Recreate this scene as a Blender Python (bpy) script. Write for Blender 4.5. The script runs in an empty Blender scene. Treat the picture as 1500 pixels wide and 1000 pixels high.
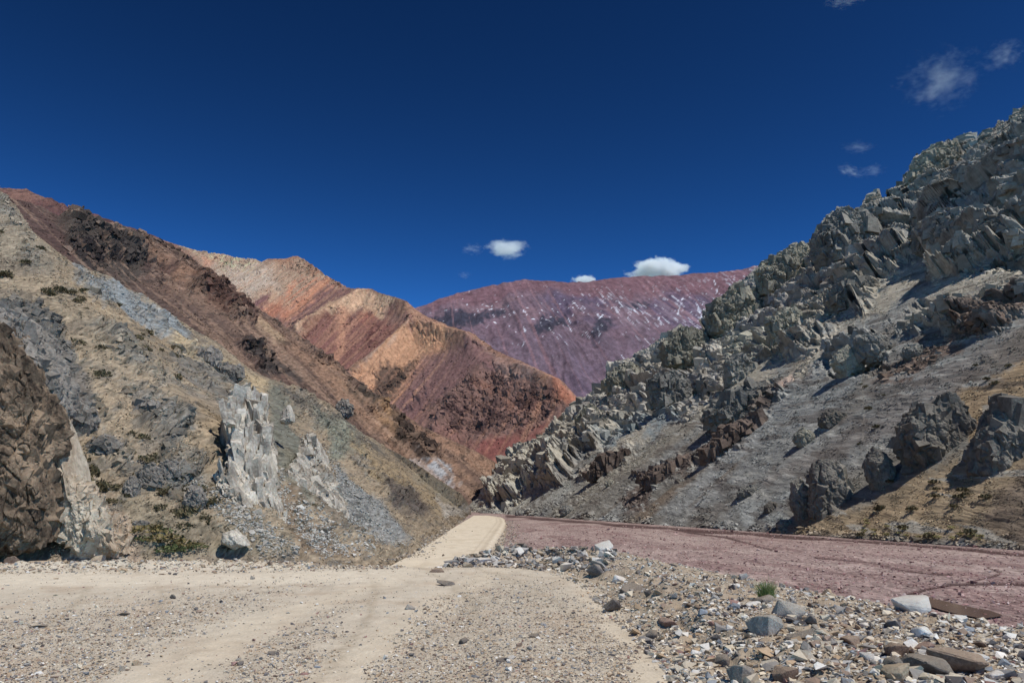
import bpy, bmesh, math, random
import numpy as np
from mathutils import Vector, Matrix
R = math.radians
random.seed(7)
rng = np.random.default_rng(11)
SC = bpy.context.scene
COL = SC.collection

# ------------------------------------------------------------------ camera
F = 1500 * 28.0 / 36.0
HZ = 738.0
TH = math.atan((HZ - 500) / F)
CAM = np.array([0.0, 0.0, 1.7])
cam = bpy.data.cameras.new('camera'); cam.lens = 28; cam.sensor_width = 36; cam.sensor_fit = 'HORIZONTAL'
cam.clip_start = 0.1; cam.clip_end = 60000
co = bpy.data.objects.new('camera', cam); COL.objects.link(co)
co.location = CAM; co.rotation_euler = (R(90) + TH, 0, 0)
SC.camera = co

def ray(px, py):
    px = np.asarray(px, float); py = np.asarray(py, float)
    xc = (px - 750) / F; yc = -(py - 500) / F
    dy = math.cos(TH) - yc * math.sin(TH); dz = math.sin(TH) + yc * math.cos(TH)
    return xc / dy, dz / dy            # x and z per metre of depth
def at(px, py, Y):
    dx, dz = ray(px, py)
    return np.stack([CAM[0] + dx * Y, CAM[1] + Y + 0 * dx, CAM[2] + dz * Y], -1)
def ground(px, py, z):
    dx, dz = ray(px, py)
    return at(px, py, (z - CAM[2]) / dz)
def mpp(Y): return Y / F             # metres per photo pixel at depth Y

# ------------------------------------------------------------------ noise
def _h(ix, iy, iz, s):
    h = (ix.astype(np.int64) * 374761393 + iy.astype(np.int64) * 668265263 + iz.astype(np.int64) * 2147483647 + s * 1274126177) & 0xFFFFFFFF
    h = ((h ^ (h >> 13)) * 1274126177) & 0xFFFFFFFF
    h = ((h ^ (h >> 16)) * 2246822519) & 0xFFFFFFFF
    return (h ^ (h >> 15)) & 0xFFFFFFFF
def _r(h, k): return (((h * (2 * k + 1) * 40503 + k * 977) >> 7) & 0xFFFF).astype(np.float32) / 65535.0
def vnoise(x, y, z=None, s=0):
    if z is None: z = np.zeros_like(x)
    fx, fy, fz = np.floor(x), np.floor(y), np.floor(z)
    tx, ty, tz = x - fx, y - fy, z - fz
    ux, uy, uz = [t * t * t * (t * (t * 6 - 15) + 10) for t in (tx, ty, tz)]
    out = 0
    flat = not np.any(z)
    for k in ((0,) if flat else (0, 1)):
        for j in (0, 1):
            for i in (0, 1):
                h = _h(fx + i, fy + j, fz + k, s)
                g = (_r(h, 1) * 2 - 1) * (tx - i) + (_r(h, 2) * 2 - 1) * (ty - j) + (_r(h, 3) * 2 - 1) * (tz - k)
                out = out + g * (ux if i else 1 - ux) * (uy if j else 1 - uy) * ((uz if k else 1 - uz) if not flat else 1)
    return out * 1.6
def fbm(x, y, z=None, o=4, s=0, g=0.5):
    t = 0; a = 1.0; n = 0
    for k in range(o):
        f = 2.03 ** k
        t = t + a * vnoise(x * f + 17.3 * k, y * f - 9.1 * k, None if z is None else z * f + 3.7 * k, s + k); n += a; a *= g
    return t / n * 1.5
def ridged(x, y, z=None, o=4, s=0):
    t = 0; a = 1.0; n = 0
    for k in range(o):
        f = 2.1 ** k
        t = t + a * (1 - np.abs(vnoise(x * f, y * f, None if z is None else z * f, s + k)) * 2); n += a; a *= 0.5
    return t / n
def worley(x, y, z, s=0):
    fx, fy, fz = np.floor(x), np.floor(y), np.floor(z)
    f1 = np.full(x.shape, 9.0, np.float32); f2 = f1.copy(); hid = np.zeros(x.shape, np.int64)
    ox = np.zeros(x.shape, np.float32); oy = ox.copy(); oz = ox.copy()
    for i in (-1, 0, 1):
        for j in (-1, 0, 1):
            for k in (-1, 0, 1):
                h = _h(fx + i, fy + j, fz + k, s)
                dx = (fx + i + _r(h, 1) - x).astype(np.float32); dy = (fy + j + _r(h, 2) - y).astype(np.float32); dz = (fz + k + _r(h, 3) - z).astype(np.float32)
                d = dx * dx + dy * dy + dz * dz
                m = d < f1
                f2 = np.where(m, f1, np.minimum(f2, d)); f1 = np.where(m, d, f1)
                hid = np.where(m, h, hid); ox = np.where(m, dx, ox); oy = np.where(m, dy, oy); oz = np.where(m, dz, oz)
    return np.sqrt(f1), np.sqrt(f2), hid, ox, oy, oz
def blocks(x, y, z, s=0, tilt=1.3, crack=0.22, cw=0.07, ew=0.1, offs=.7, w=.1):
    """fractured rock: every cell a tilted flat facet at its own height, joints between; about -1..1"""
    qx = x + w * vnoise(x * 2.3, y * 2.3, z * 2.3, s + 50); qy = y + w * vnoise(x * 2.3 + 9, y * 2.3, z * 2.3, s + 51); qz = z
    f1, f2, h, ox, oy, oz = worley(qx, qy, qz, s)
    v = (_r(h, 4) * 2 - 1) * offs
    v = v + tilt * ((_r(h, 5) * 2 - 1) * ox + (_r(h, 6) * 2 - 1) * oy + (_r(h, 7) * 2 - 1) * oz)
    e = sstep(0, ew, f2 - f1)
    return (v + .3) * (0.45 + 0.55 * e) - .3 - crack * np.clip(1 - (f2 - f1) / cw, 0, 1)
def bluff(x, y, z, s=0, tilt=1.2, offs=.6, ew=.36, w=.2):
    """jointed bluffs without overhung walls: cells rise from their joints to tilted flat tops"""
    qx = x + w * vnoise(x * 2.1, y * 2.1, z * 2.1, s + 50); qy = y + w * vnoise(x * 2.1 + 9, y * 2.1, z * 2.1, s + 51)
    f1, f2, h, ox, oy, oz = worley(qx, qy, z, s); e = np.clip((f2 - f1) / ew, 0, 1); e = e * (2 - e)
    v = .55 + (_r(h, 4) * 2 - 1) * offs + tilt * ((_r(h, 5) * 2 - 1) * ox + (_r(h, 6) * 2 - 1) * oy)
    return v * e - .35
def sstep(a, b, x):
    t = np.clip((x - a) / (b - a), 0, 1); return t * t * (3 - 2 * t)
def sdf(poly, x, y):
    """signed distance to a polygon, positive inside"""
    P = np.asarray(poly, float); d = np.full(x.shape, 1e12); ins = np.zeros(x.shape, bool)
    for i in range(len(P)):
        a, b = P[i], P[(i + 1) % len(P)]
        e = b - a; wx, wy = x - a[0], y - a[1]
        t = np.clip((wx * e[0] + wy * e[1]) / (e @ e + 1e-9), 0, 1)
        d = np.minimum(d, (wx - t * e[0]) ** 2 + (wy - t * e[1]) ** 2)
        c = (a[1] > y) != (b[1] > y)
        ins ^= c & (x < (b[0] - a[0]) * (y - a[1]) / (b[1] - a[1] + 1e-12) + a[0])
    d = np.sqrt(d); return np.where(ins, d, -d)

# ------------------------------------------------------------------ colour and material helpers
def lin(c):
    c = np.asarray(c, float) / 255.0
    return np.where(c <= 0.04045, c / 12.92, ((c + 0.055) / 1.055) ** 2.4)
SAT = [0.8]
def alb(r, g, b, k=1.0, sat=None):
    sat = SAT[0] if sat is None else sat
    c = lin((r, g, b)) / k; l = c @ np.array([.3, .55, .15]); return l + (c - l) * sat
def node(nt, t, **kw):
    n = nt.nodes.new(t)
    for k, v in kw.items(): setattr(n, k, v)
    return n
def terrain_mat(name, grain, bump=0.6, rough=0.95, var=0.35, spot=None, ys=0.18):
    """base colour from the mesh's own rock map, broken up by procedural grain; grain in metres"""
    m = bpy.data.materials.new(name); m.use_nodes = True; nt = m.node_tree; L = nt.links
    b = nt.nodes['Principled BSDF']; b.inputs['Roughness'].default_value = rough; b.inputs['Specular IOR Level'].default_value = 0.12
    at_ = node(nt, 'ShaderNodeAttribute'); at_.attribute_name = 'rock_map'
    tc = node(nt, 'ShaderNodeTexCoord')
    n1 = node(nt, 'ShaderNodeTexNoise'); n1.inputs['Scale'].default_value = 1.0 / grain; n1.inputs['Detail'].default_value = 6; n1.inputs['Roughness'].default_value = 0.72
    n2 = node(nt, 'ShaderNodeTexNoise'); n2.inputs['Scale'].default_value = 0.13 / grain; n2.inputs['Detail'].default_value = 4
    mp = node(nt, 'ShaderNodeMapping'); mp.inputs['Scale'].default_value = (1, ys, 1); L.new(tc.outputs['Object'], mp.inputs[0])
    L.new(mp.outputs[0], n1.inputs['Vector']); L.new(mp.outputs[0], n2.inputs['Vector'])
    r1 = node(nt, 'ShaderNodeMapRange'); r1.inputs[1].default_value = 0.3; r1.inputs[2].default_value = 0.7; r1.inputs[3].default_value = 1 - var; r1.inputs[4].default_value = 1 + var
    L.new(n1.outputs['Fac'], r1.inputs[0])
    r2 = node(nt, 'ShaderNodeMapRange'); r2.inputs[1].default_value = 0.3; r2.inputs[2].default_value = 0.7; r2.inputs[3].default_value = 1 - var * .5; r2.inputs[4].default_value = 1 + var * .5
    L.new(n2.outputs['Fac'], r2.inputs[0])
    mu = node(nt, 'ShaderNodeMath', operation='MULTIPLY'); L.new(r1.outputs[0], mu.inputs[0]); L.new(r2.outputs[0], mu.inputs[1])
    vm = node(nt, 'ShaderNodeVectorMath', operation='SCALE'); L.new(at_.outputs['Color'], vm.inputs[0]); L.new(mu.outputs[0], vm.inputs['Scale'])
    last = vm.outputs[0]
    if spot:
        vo = node(nt, 'ShaderNodeTexVoronoi'); vo.inputs['Scale'].default_value = 1.0 / spot; L.new(mp.outputs[0], vo.inputs['Vector'])
        sx = node(nt, 'ShaderNodeSeparateColor'); L.new(vo.outputs['Color'], sx.inputs[0])
        r3 = node(nt, 'ShaderNodeMapRange'); r3.inputs[3].default_value = 0.62; r3.inputs[4].default_value = 1.38; L.new(sx.outputs[0], r3.inputs[0])
        v2 = node(nt, 'ShaderNodeVectorMath', operation='SCALE'); L.new(last, v2.inputs[0]); L.new(r3.outputs[0], v2.inputs['Scale']); last = v2.outputs[0]
    L.new(last, b.inputs['Base Color'])
    bp = node(nt, 'ShaderNodeBump'); bp.inputs['Strength'].default_value = bump; bp.inputs['Distance'].default_value = grain * 0.6
    L.new(n1.outputs['Fac'], bp.inputs['Height']); L.new(bp.outputs[0], b.inputs['Normal'])
    return m
def rock_mat(name, c1, c2, scale, bump=0.7, var=0.3, dust=None):
    m = bpy.data.materials.new(name); m.use_nodes = True; nt = m.node_tree; L = nt.links
    b = nt.nodes['Principled BSDF']; b.inputs['Roughness'].default_value = 0.92; b.inputs['Specular IOR Level'].default_value = 0.15
    tc = node(nt, 'ShaderNodeTexCoord'); oi = node(nt, 'ShaderNodeObjectInfo')
    ad = node(nt, 'ShaderNodeVectorMath', operation='ADD'); L.new(tc.outputs['Object'], ad.inputs[0])
    sc = node(nt, 'ShaderNodeVectorMath', operation='SCALE'); sc.inputs[0].default_value = (37, 91, 53); L.new(oi.outputs['Random'], sc.inputs['Scale']); L.new(sc.outputs[0], ad.inputs[1])
    n1 = node(nt, 'ShaderNodeTexNoise'); n1.inputs['Scale'].default_value = 0.5 / scale; n1.inputs['Detail'].default_value = 5; n1.inputs['Roughness'].default_value = 0.65
    n2 = node(nt, 'ShaderNodeTexNoise'); n2.inputs['Scale'].default_value = 4.0 / scale; n2.inputs['Detail'].default_value = 5; n2.inputs['Roughness'].default_value = 0.75
    for n in (n1, n2): L.new(ad.outputs[0], n.inputs['Vector'])
    cr = node(nt, 'ShaderNodeValToRGB'); cr.color_ramp.elements[0].position = 0.36; cr.color_ramp.elements[1].position = 0.64
    cr.color_ramp.elements[0].color = (*c1, 1); cr.color_ramp.elements[1].color = (*c2, 1)
    L.new(n1.outputs['Fac'], cr.inputs[0])
    r = node(nt, 'ShaderNodeMapRange'); r.inputs[1].default_value = 0.3; r.inputs[2].default_value = 0.7; r.inputs[3].default_value = 1 - var; r.inputs[4].default_value = 1 + var; L.new(n2.outputs['Fac'], r.inputs[0])
    ro = node(nt, 'ShaderNodeMapRange'); ro.inputs[3].default_value = 0.8; ro.inputs[4].default_value = 1.2; L.new(oi.outputs['Random'], ro.inputs[0])
    mm = node(nt, 'ShaderNodeMath', operation='MULTIPLY'); L.new(r.outputs[0], mm.inputs[0]); L.new(ro.outputs[0], mm.inputs[1])
    v = node(nt, 'ShaderNodeVectorMath', operation='SCALE'); L.new(cr.outputs[0], v.inputs[0]); L.new(mm.outputs[0], v.inputs['Scale'])
    last = v.outputs[0]
    if dust is not None:       # road dust settled on whatever faces up
        ge = node(nt, 'ShaderNodeNewGeometry'); sp = node(nt, 'ShaderNodeSeparateXYZ'); L.new(ge.outputs['Normal'], sp.inputs[0])
        md = node(nt, 'ShaderNodeMapRange'); md.inputs[1].default_value = .1; md.inputs[2].default_value = .95; md.inputs[3].default_value = .2; md.inputs[4].default_value = .8; L.new(sp.outputs['Z'], md.inputs[0])
        m2 = node(nt, 'ShaderNodeMath', operation='MULTIPLY'); L.new(md.outputs[0], m2.inputs[0]); L.new(n2.outputs['Fac'], m2.inputs[1])
        mx = node(nt, 'ShaderNodeMix', data_type='RGBA'); L.new(m2.outputs[0], mx.inputs[0]); L.new(last, mx.inputs[6]); mx.inputs[7].default_value = (*dust, 1); last = mx.outputs[2]
    L.new(last, b.inputs['Base Color'])
    bp = node(nt, 'ShaderNodeBump'); bp.inputs['Strength'].default_value = bump; bp.inputs['Distance'].default_value = scale * 0.12
    L.new(n2.outputs['Fac'], bp.inputs['Height']); L.new(bp.outputs[0], b.inputs['Normal'])
    return m
def leaf_mat(name, c1, c2):
    m = bpy.data.materials.new(name); m.use_nodes = True; nt = m.node_tree; L = nt.links
    b = nt.nodes['Principled BSDF']; b.inputs['Roughness'].default_value = 0.8; b.inputs['Specular IOR Level'].default_value = 0.1
    g = node(nt, 'ShaderNodeNewGeometry'); cr = node(nt, 'ShaderNodeValToRGB')
    cr.color_ramp.elements[0].color = (*c1, 1); cr.color_ramp.elements[1].color = (*c2, 1)
    L.new(g.outputs['Random Per Island'], cr.inputs[0]); L.new(cr.outputs[0], b.inputs['Base Color'])
    return m

def mesh_arrays(name, V, faces, mat, col=None, smooth=False, loc=None):
    """V (n,3); faces (m,k) with one k; links one mesh object"""
    V = np.asarray(V, np.float32)
    if loc is not None: V = V - np.asarray(loc, np.float32)
    me = bpy.data.meshes.new(name); faces = np.asarray(faces, np.int32); m, k = faces.shape
    me.vertices.add(len(V)); me.vertices.foreach_set('co', V.ravel())
    me.loops.add(m * k); me.loops.foreach_set('vertex_index', faces.ravel())
    me.polygons.add(m); me.polygons.foreach_set('loop_start', np.arange(0, m * k, k, dtype=np.int32))
    try: me.polygons.foreach_set('loop_total', np.full(m, k, np.int32))
    except Exception: pass
    me.update(calc_edges=True); me.validate()
    me.polygons.foreach_set('use_smooth', np.full(len(me.polygons), bool(smooth)))
    if col is not None:
        a = me.color_attributes.new('rock_map', 'FLOAT_COLOR', 'POINT')
        c4 = np.ones((len(V), 4), np.float32); c4[:, :3] = np.clip(col, 0.004, 0.9); a.data.foreach_set('color', c4.ravel())
    me.materials.append(mat)
    o = bpy.data.objects.new(name, me); COL.objects.link(o)
    if loc is not None: o.location = loc
    return o
def grid_faces(nr, nc):
    i = np.arange((nr - 1) * (nc - 1)); r, c = i // (nc - 1), i % (nc - 1); a = r * nc + c
    return np.stack([a, a + 1, a + nc + 1, a + nc], -1)
def eul(a, b, c):
    """stack of rotation matrices from euler angle arrays"""
    ca, sa, cb, sb, cc, sc = np.cos(a), np.sin(a), np.cos(b), np.sin(b), np.cos(c), np.sin(c); z, o = 0 * a, 0 * a + 1
    M = lambda r: np.stack([np.stack(q, -1) for q in r], -2)
    return M([[cc, -sc, z], [sc, cc, z], [z, z, o]]) @ M([[cb, z, sb], [z, o, z], [-sb, z, cb]]) @ M([[o, z, z], [z, ca, -sa], [z, sa, ca]])
BOXF = np.array([[0, 2, 3], [0, 3, 1], [4, 5, 7], [4, 7, 6], [0, 1, 5], [0, 5, 4], [2, 6, 7], [2, 7, 3], [0, 4, 6], [0, 6, 2], [1, 3, 7], [1, 7, 5]])
def shards(P, size, frame, jit, aspect, seed):
    """angular joint blocks sharing one joint system: (n*8,3) points and faces"""
    r = np.random.default_rng(seed); n = len(P)
    c = np.array([(a, b, d) for a in (-.5, .5) for b in (-.5, .5) for d in (-.5, .5)])
    B = c[None] * (np.asarray(aspect) * r.uniform(.6, 1.35, (n, 3)))[:, None] + r.normal(0, .12, (n, 8, 3))
    top = (c[:, 2] > 0)[None, :, None]; B = np.where(top, B * r.uniform(.45, 1, (n, 1, 1)) * [1, 1, 0] + B * [0, 0, 1], B)
    Rm = eul(*[f + r.normal(0, jit, n) for f in frame])
    V = np.einsum('mij,mvj->mvi', Rm, B) * size[:, None, None] + P[:, None]
    return V.reshape(-1, 3), (BOXF[None] + (np.arange(n) * 8)[:, None, None]).reshape(-1, 3)
def structure(o): o['kind'] = 'structure'; return o
def tag(o, label, cat, group=None):
    o['label'] = label; o['category'] = cat
    if group: o['group'] = group
    return o

# ------------------------------------------------------------------ light and sky
SUN_EL, SUN_AZ = 59.0, 42.0             # azimuth: degrees from +x towards the camera side (-y)
sd = Vector((math.cos(R(SUN_EL)) * math.cos(R(SUN_AZ)), -math.cos(R(SUN_EL)) * math.sin(R(SUN_AZ)), math.sin(R(SUN_EL))))
sl = bpy.data.lights.new('sun', 'SUN'); sl.energy = 4.05; sl.angle = R(0.53); sl.color = (1.0, 0.965, 0.91)
so = bpy.data.objects.new('sun', sl); COL.objects.link(so); so.rotation_euler = (-sd).to_track_quat('-Z', 'Y').to_euler(); so.location = (60, -10, 90)
w = bpy.data.worlds.new('World'); SC.world = w; w.use_nodes = True; nt = w.node_tree
bg = nt.nodes['Background']; sky = node(nt, 'ShaderNodeTexSky', sky_type='NISHITA'); sky.sun_disc = False
sky.sun_elevation = R(SUN_EL); sky.sun_rotation = R(90 + SUN_AZ); sky.altitude = 4200; sky.air_density = 0.8; sky.dust_density = 0.0; sky.ozone_density = 3.0
gm = node(nt, 'ShaderNodeGamma'); gm.inputs['Gamma'].default_value = 2.3
hs = node(nt, 'ShaderNodeHueSaturation'); hs.inputs['Saturation'].default_value = 1.0
nt.links.new(sky.outputs[0], gm.inputs[0]); nt.links.new(gm.outputs[0], hs.inputs['Color']); tint = node(nt, 'ShaderNodeVectorMath', operation='MULTIPLY'); tint.inputs[1].default_value = (.42, .65, .46)
nt.links.new(hs.outputs[0], tint.inputs[0]); nt.links.new(tint.outputs[0], bg.inputs[0])
bg.inputs[1].default_value = 0.06
SC.view_settings.view_transform = 'Standard'; SC.view_settings.look = 'None'; SC.view_settings.exposure = 0; SC.view_settings.gamma = 1
SC.render.engine = 'CYCLES'
SC.cycles.max_bounces = 6; SC.cycles.diffuse_bounces = 3; SC.cycles.volume_bounces = 6; SC.cycles.transparent_max_bounces = 8

# ------------------------------------------------------------------ hills: a slope plane cut by its traced ridge and foot, broken by rock
class Slope:
    def __init__(s, P0, down, tan, sa=1.0, sb=1.0):
        s.sa, s.sb = sa, sb
        s.P0 = np.asarray(P0, float); d = np.array([down[0], down[1], 0.0]); d /= np.linalg.norm(d)
        ang = math.atan(tan)
        s.n = np.array([d[0] * math.sin(ang), d[1] * math.sin(ang), math.cos(ang)])
        s.up = np.array([-d[0] * math.cos(ang), -d[1] * math.cos(ang), math.sin(ang)])
        s.st = np.array([-d[1], d[0], 0.0])
    def depth(s, px, py):
        dx, dz = ray(px, py); nd = s.n[0] * dx + s.n[1] + s.n[2] * dz
        return (s.n @ (s.P0 - CAM)) / np.minimum(nd, -0.02)
    def ab(s, P): return (P - s.P0) @ s.st / s.sa, (P - s.P0) @ s.up / s.sb
HILLS = {}
def hill(name, slope, ridge, foot, x0, x1, nc, nr, paint, displace, mat, depth=None, back=60, nb=14, under=6.0, bias=1.0, lean=None):
    """columns sweep the slope from side to side, rows run foot to ridge, then the far side falls away"""
    px = np.linspace(x0, x1, nc); rp = np.asarray(ridge, float); fp = np.asarray(foot, float)
    ry = np.interp(px, rp[:, 0], rp[:, 1]); fy = np.interp(px, fp[:, 0], fp[:, 1])
    ry = np.minimum(ry, fy - 0.5)
    t = np.linspace(0, 1, nr) ** bias
    PX = np.repeat(px[None], nr, 0); PY = fy[None] + (ry - fy)[None] * t[:, None]
    Y = (depth or slope.depth)(PX, PY); P = at(PX, PY, Y)
    A, B = slope.ab(P)
    disp, dY = displace(PX, PY, A, B, P, t[:, None] + 0 * PX)
    colr = paint(PX, PY, A, B, P)
    if dY is not None: P = at(PX, PY, Y + dY)
    dv = slope.n
    if lean is not None:          # bluffs lean out along the valley rather than straight off the slope
        v = np.array(lean, float); v /= np.linalg.norm(v); dv = .35 * slope.n + .65 / (slope.n @ v) * v
    Q = P + disp[..., None] * dv
    rows = [Q]; cols = [colr]
    # far side of the ridge
    top = Q[-1]; hd = -np.array([slope.n[0], slope.n[1], 0]); hd /= np.linalg.norm(hd)
    away = hd * 0.5 + np.array([0, 0.85, 0])
    for k in range(1, nb + 1):
        q = k / nb
        R_ = top + away * back * q ** 1.5 - np.array([0, 0, 1.0]) * back * 0.75 * (q ** 1.8)
        rows.append(R_[None]); cols.append(colr[-1:])
    # skirt under the foot
    sk = Q[0] - np.array([0, 0, under]); rows.insert(0, sk[None]); cols.insert(0, colr[:1])
    V = np.concatenate(rows, 0); C = np.concatenate(cols, 0)
    o = mesh_arrays(name, V.reshape(-1, 3), grid_faces(V.shape[0], nc), mat, C.reshape(-1, 3))
    HILLS[name] = (Q, colr, slope, PX, PY)
    return structure(o)
def mixc(c, col, m): return c + (np.asarray(col) - c) * np.clip(m, 0, 1)[..., None]
class Painter:
    """lays rock and scree colours as ragged patches and fall-line streaks on a hill chart"""
    def __init__(s, PX, PY, A, B, base, seed=0, P=None):
        s.P = P
        s.x, s.y, s.a, s.b, s.seed = PX, PY, A, B, seed
        s.c = np.zeros(PX.shape + (3,)) + np.asarray(base)
        s.wx = fbm(PX / 38, PY / 38, o=4, s=seed + 1); s.wy = fbm(PX / 38 + 40, PY / 38, o=4, s=seed + 2)
        s.f = fbm(PX / 7.0, PY / 7.0, o=3, s=seed + 3)
    def mask(s, poly, soft=8, warp=14, rag=5):
        d = sdf(poly, s.x + s.wx * warp, s.y + s.wy * warp) + s.f * rag
        return sstep(-soft, soft, d)
    def patch(s, poly, col, amt=1.0, soft=8, warp=14, rag=5, tex=None):
        m = s.mask(poly, soft, warp, rag) * amt
        if tex is not None: m = m * tex
        s.c = mixc(s.c, col, m)
    def everywhere(s, col, m): s.c = mixc(s.c, col, m)
    def streaks(s, wa, wb, lo=0.0, hi=0.35, seed=0, o=3): return sstep(lo, hi, fbm(s.a / wa, s.b / wb, o=o, s=s.seed + 70 + seed))
    def finish(s, g, amt=.2, rough=None):
        m = amt if rough is None else amt * (.5 + rough)
        X, Y, Z = s.P[..., 0] / g, s.P[..., 1] / (g * 6), s.P[..., 2] / g
        n = fbm(X, Z, Y, o=2, s=s.seed + 200) + .6 * vnoise(X * 4.1, Z * 4.1, Y * 4.1, s.seed + 207)
        return s.c * np.clip(1 + m * n * 1.6, .35, 1.8)[..., None]
    def clumps(s, r, lo=0.0, hi=0.3, seed=0, o=4): return sstep(lo, hi, fbm(s.P[..., 0] / r, s.P[..., 2] / r, s.P[..., 1] / (6 * r), o=o, s=s.seed + 90 + seed))

# ================================================================== far purple mountain
def purple():
    SAT[0] = .85
    S = Slope(at(800, 500, 4500), (0.12, -1), 0.55, 1, 2.4)
    ridge = [(300, 520), (480, 490), (560, 470), (600, 453), (625, 446), (660, 432), (700, 421), (740, 414), (772, 408), (800, 411), (830, 413), (870, 411), (900, 406), (930, 403), (955, 405), (985, 403), (1010, 401), (1040, 400), (1070, 396), (1100, 392), (1160, 384), (1300, 372), (1500, 360)]
    foot = [(300, 700), (1500, 700)]
    def disp(PX, PY, A, B, P, t):
        e = sstep(1.0, 0.9, t) * 0.8 + 0.2
        w = fbm(A / 700, B / 900, o=3, s=3) * 260
        r = ridged((A + w) / 520, (B) / 2200, o=4, s=5)
        d = (r - 0.5) * 70 * e + fbm(A / 120, B / 300, o=4, s=8) * 14 + 12 * fbm(A / 60, B / 60, o=3, s=9) * sstep(.1, .5, fbm(A / 500, B / 300, o=2, s=19))
        return d, None
    def paint(PX, PY, A, B, P):
        p = Painter(PX, PY, A, B, alb(104, 84, 94, .98), 20, P)
        p.everywhere(alb(112, 88, 98, .98), p.streaks(190, 1400, -.1, .4, 1))
        p.everywhere(alb(84, 72, 94, .98), p.clumps(500, 0, .4, 2) * .7)
        p.patch([(600, 440), (780, 400), (1120, 388), (1120, 425), (900, 430), (760, 432), (640, 452)], alb(114, 78, 84, .98), .75)
        p.patch([(600, 462), (700, 440), (800, 440), (900, 445), (1000, 450), (1000, 470), (860, 470), (720, 462)], alb(128, 98, 102, .95), .6, tex=p.clumps(160, -.1, .3, 3))
        for poly in ([(640, 478), (690, 458), (735, 452), (738, 462), (700, 480), (660, 488)], [(778, 480), (800, 462), (830, 458), (834, 470), (806, 490), (785, 494)], [(860, 488), (880, 466), (893, 480), (884, 500), (870, 505)], [(905, 446), (930, 440), (952, 440), (950, 448), (915, 452)], [(620, 470), (660, 462), (700, 470), (650, 490)]):
            p.patch(poly, alb(56, 54, 66, .95), .95, soft=5, warp=12, rag=9)
        p.patch([(900, 440), (1060, 430), (1080, 470), (960, 480), (900, 480)], alb(132, 112, 122, .95), .55, tex=p.streaks(45, 500, -.05, .3, 5))
        p.patch([(700, 500), (1000, 500), (900, 620), (760, 620)], alb(102, 84, 96, .98), .6)
        p.everywhere(alb(138, 100, 104, .95), p.streaks(36, 1500, .22, .42, 6) * .5)
        # snow lying in the gullies
        band = sdf([(600, 452), (720, 425), (1000, 425), (1110, 395), (1110, 480), (1000, 520), (930, 530), (830, 520), (740, 500), (640, 482)], PX, PY)
        band = sstep(-22, 12, band)
        right = sstep(700, 980, PX)
        g = fbm(A / 13, B / 90, o=3, s=41) + .25 * fbm(A / 300, B / 300, o=2, s=42)
        thr = .62 - .18 * right * sstep(505, 470, PY)
        p.everywhere((.62, .62, .68), sstep(thr, thr + .12, g) * band * .8)
        g2 = fbm(A / 60, B / 28, o=3, s=45)
        p.everywhere((.72, .74, .80), sstep(.72, .82, g2) * sstep(-10, 8, sdf([(600, 470), (720, 440), (900, 425), (1000, 435), (900, 470), (700, 490)], PX, PY)))
        for (xa, ya, xb, yb, wd) in ((878, 508, 874, 470, .9), (874, 472, 886, 462, .7), (905, 466, 918, 495, .7), (868, 500, 858, 486, .7), (905, 505, 898, 512, .5), (946, 500, 940, 520, .6), (985, 430, 1003, 448, 1.2), (1000, 435, 990, 465, 1.3), (1018, 440, 1030, 470, 1.3), (1030, 455, 1034, 472, 1.5), (1046, 410, 1052, 425, 1.0), (940, 466, 952, 478, .7), (925, 470, 934, 480, .7), (965, 465, 968, 478, .7), (720, 470, 712, 480, .8), (690, 455, 735, 452, .6), (770, 505, 764, 512, .6)):
            x, y = PX + p.wx * 2 + p.f * .8, PY; e = np.array([xb - xa, yb - ya]); tt = np.clip(((x - xa) * e[0] + (y - ya) * e[1]) / (e @ e), 0, 1)
            dd = np.hypot(x - xa - tt * e[0], y - ya - tt * e[1])
            p.everywhere((.62, .62, .68), sstep(wd + .2, wd - .6, dd + .5 + p.f * 1.6) * .8)
        return p.finish(34, .2)
    hill('purple_mountain', S, ridge, foot, 300, 1500, 760, 330, paint, disp, terrain_mat('purple_scree', 14, .5, var=.22), back=1500, under=200)
purple()

# ================================================================== dark red far ridge, upper left
def redridge():
    SAT[0] = .7
    S = Slope(at(150, 350, 2300), (0.6, -.8), 0.6, 2.4, 5)
    ridge = [(-400, 210), (-200, 250), (0, 276), (38, 277), (55, 285), (75, 291), (100, 302), (118, 306), (160, 322), (215, 342), (262, 362), (275, 375), (300, 400)]
    foot = [(-400, 520), (300, 520)]
    def disp(PX, PY, A, B, P, t):
        return (ridged(A / 60, B / 200, o=4, s=61) - .5) * 20 * sstep(1, .85, t) + fbm(A / 14, B / 14, o=4, s=62) * 6 + 10 * blocks(A / 16, B / 16, 0 * A, 63) * sstep(.1, .4, fbm(A / 60, B / 60, o=2, s=64)), None
    def paint(PX, PY, A, B, P):
        p = Painter(PX, PY, A, B, alb(98, 62, 58, 1.1), 60, P)
        p.patch([(-400, 200), (60, 270), (75, 300), (30, 300), (-400, 300)], alb(136, 92, 74, 1.1), .8)
        p.everywhere(alb(122, 78, 70, 1.1), p.streaks(8, 90, 0, .4, 1) * .7)
        p.everywhere(alb(66, 50, 50, 1.1), p.clumps(26, .15, .4, 2) * .7)
        return p.finish(5, .2)
    hill('red_ridge', S, ridge, foot, -400, 300, 420, 160, paint, disp, terrain_mat('red_scree', 3, .5, var=.25), back=300, under=60)
redridge()

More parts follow.
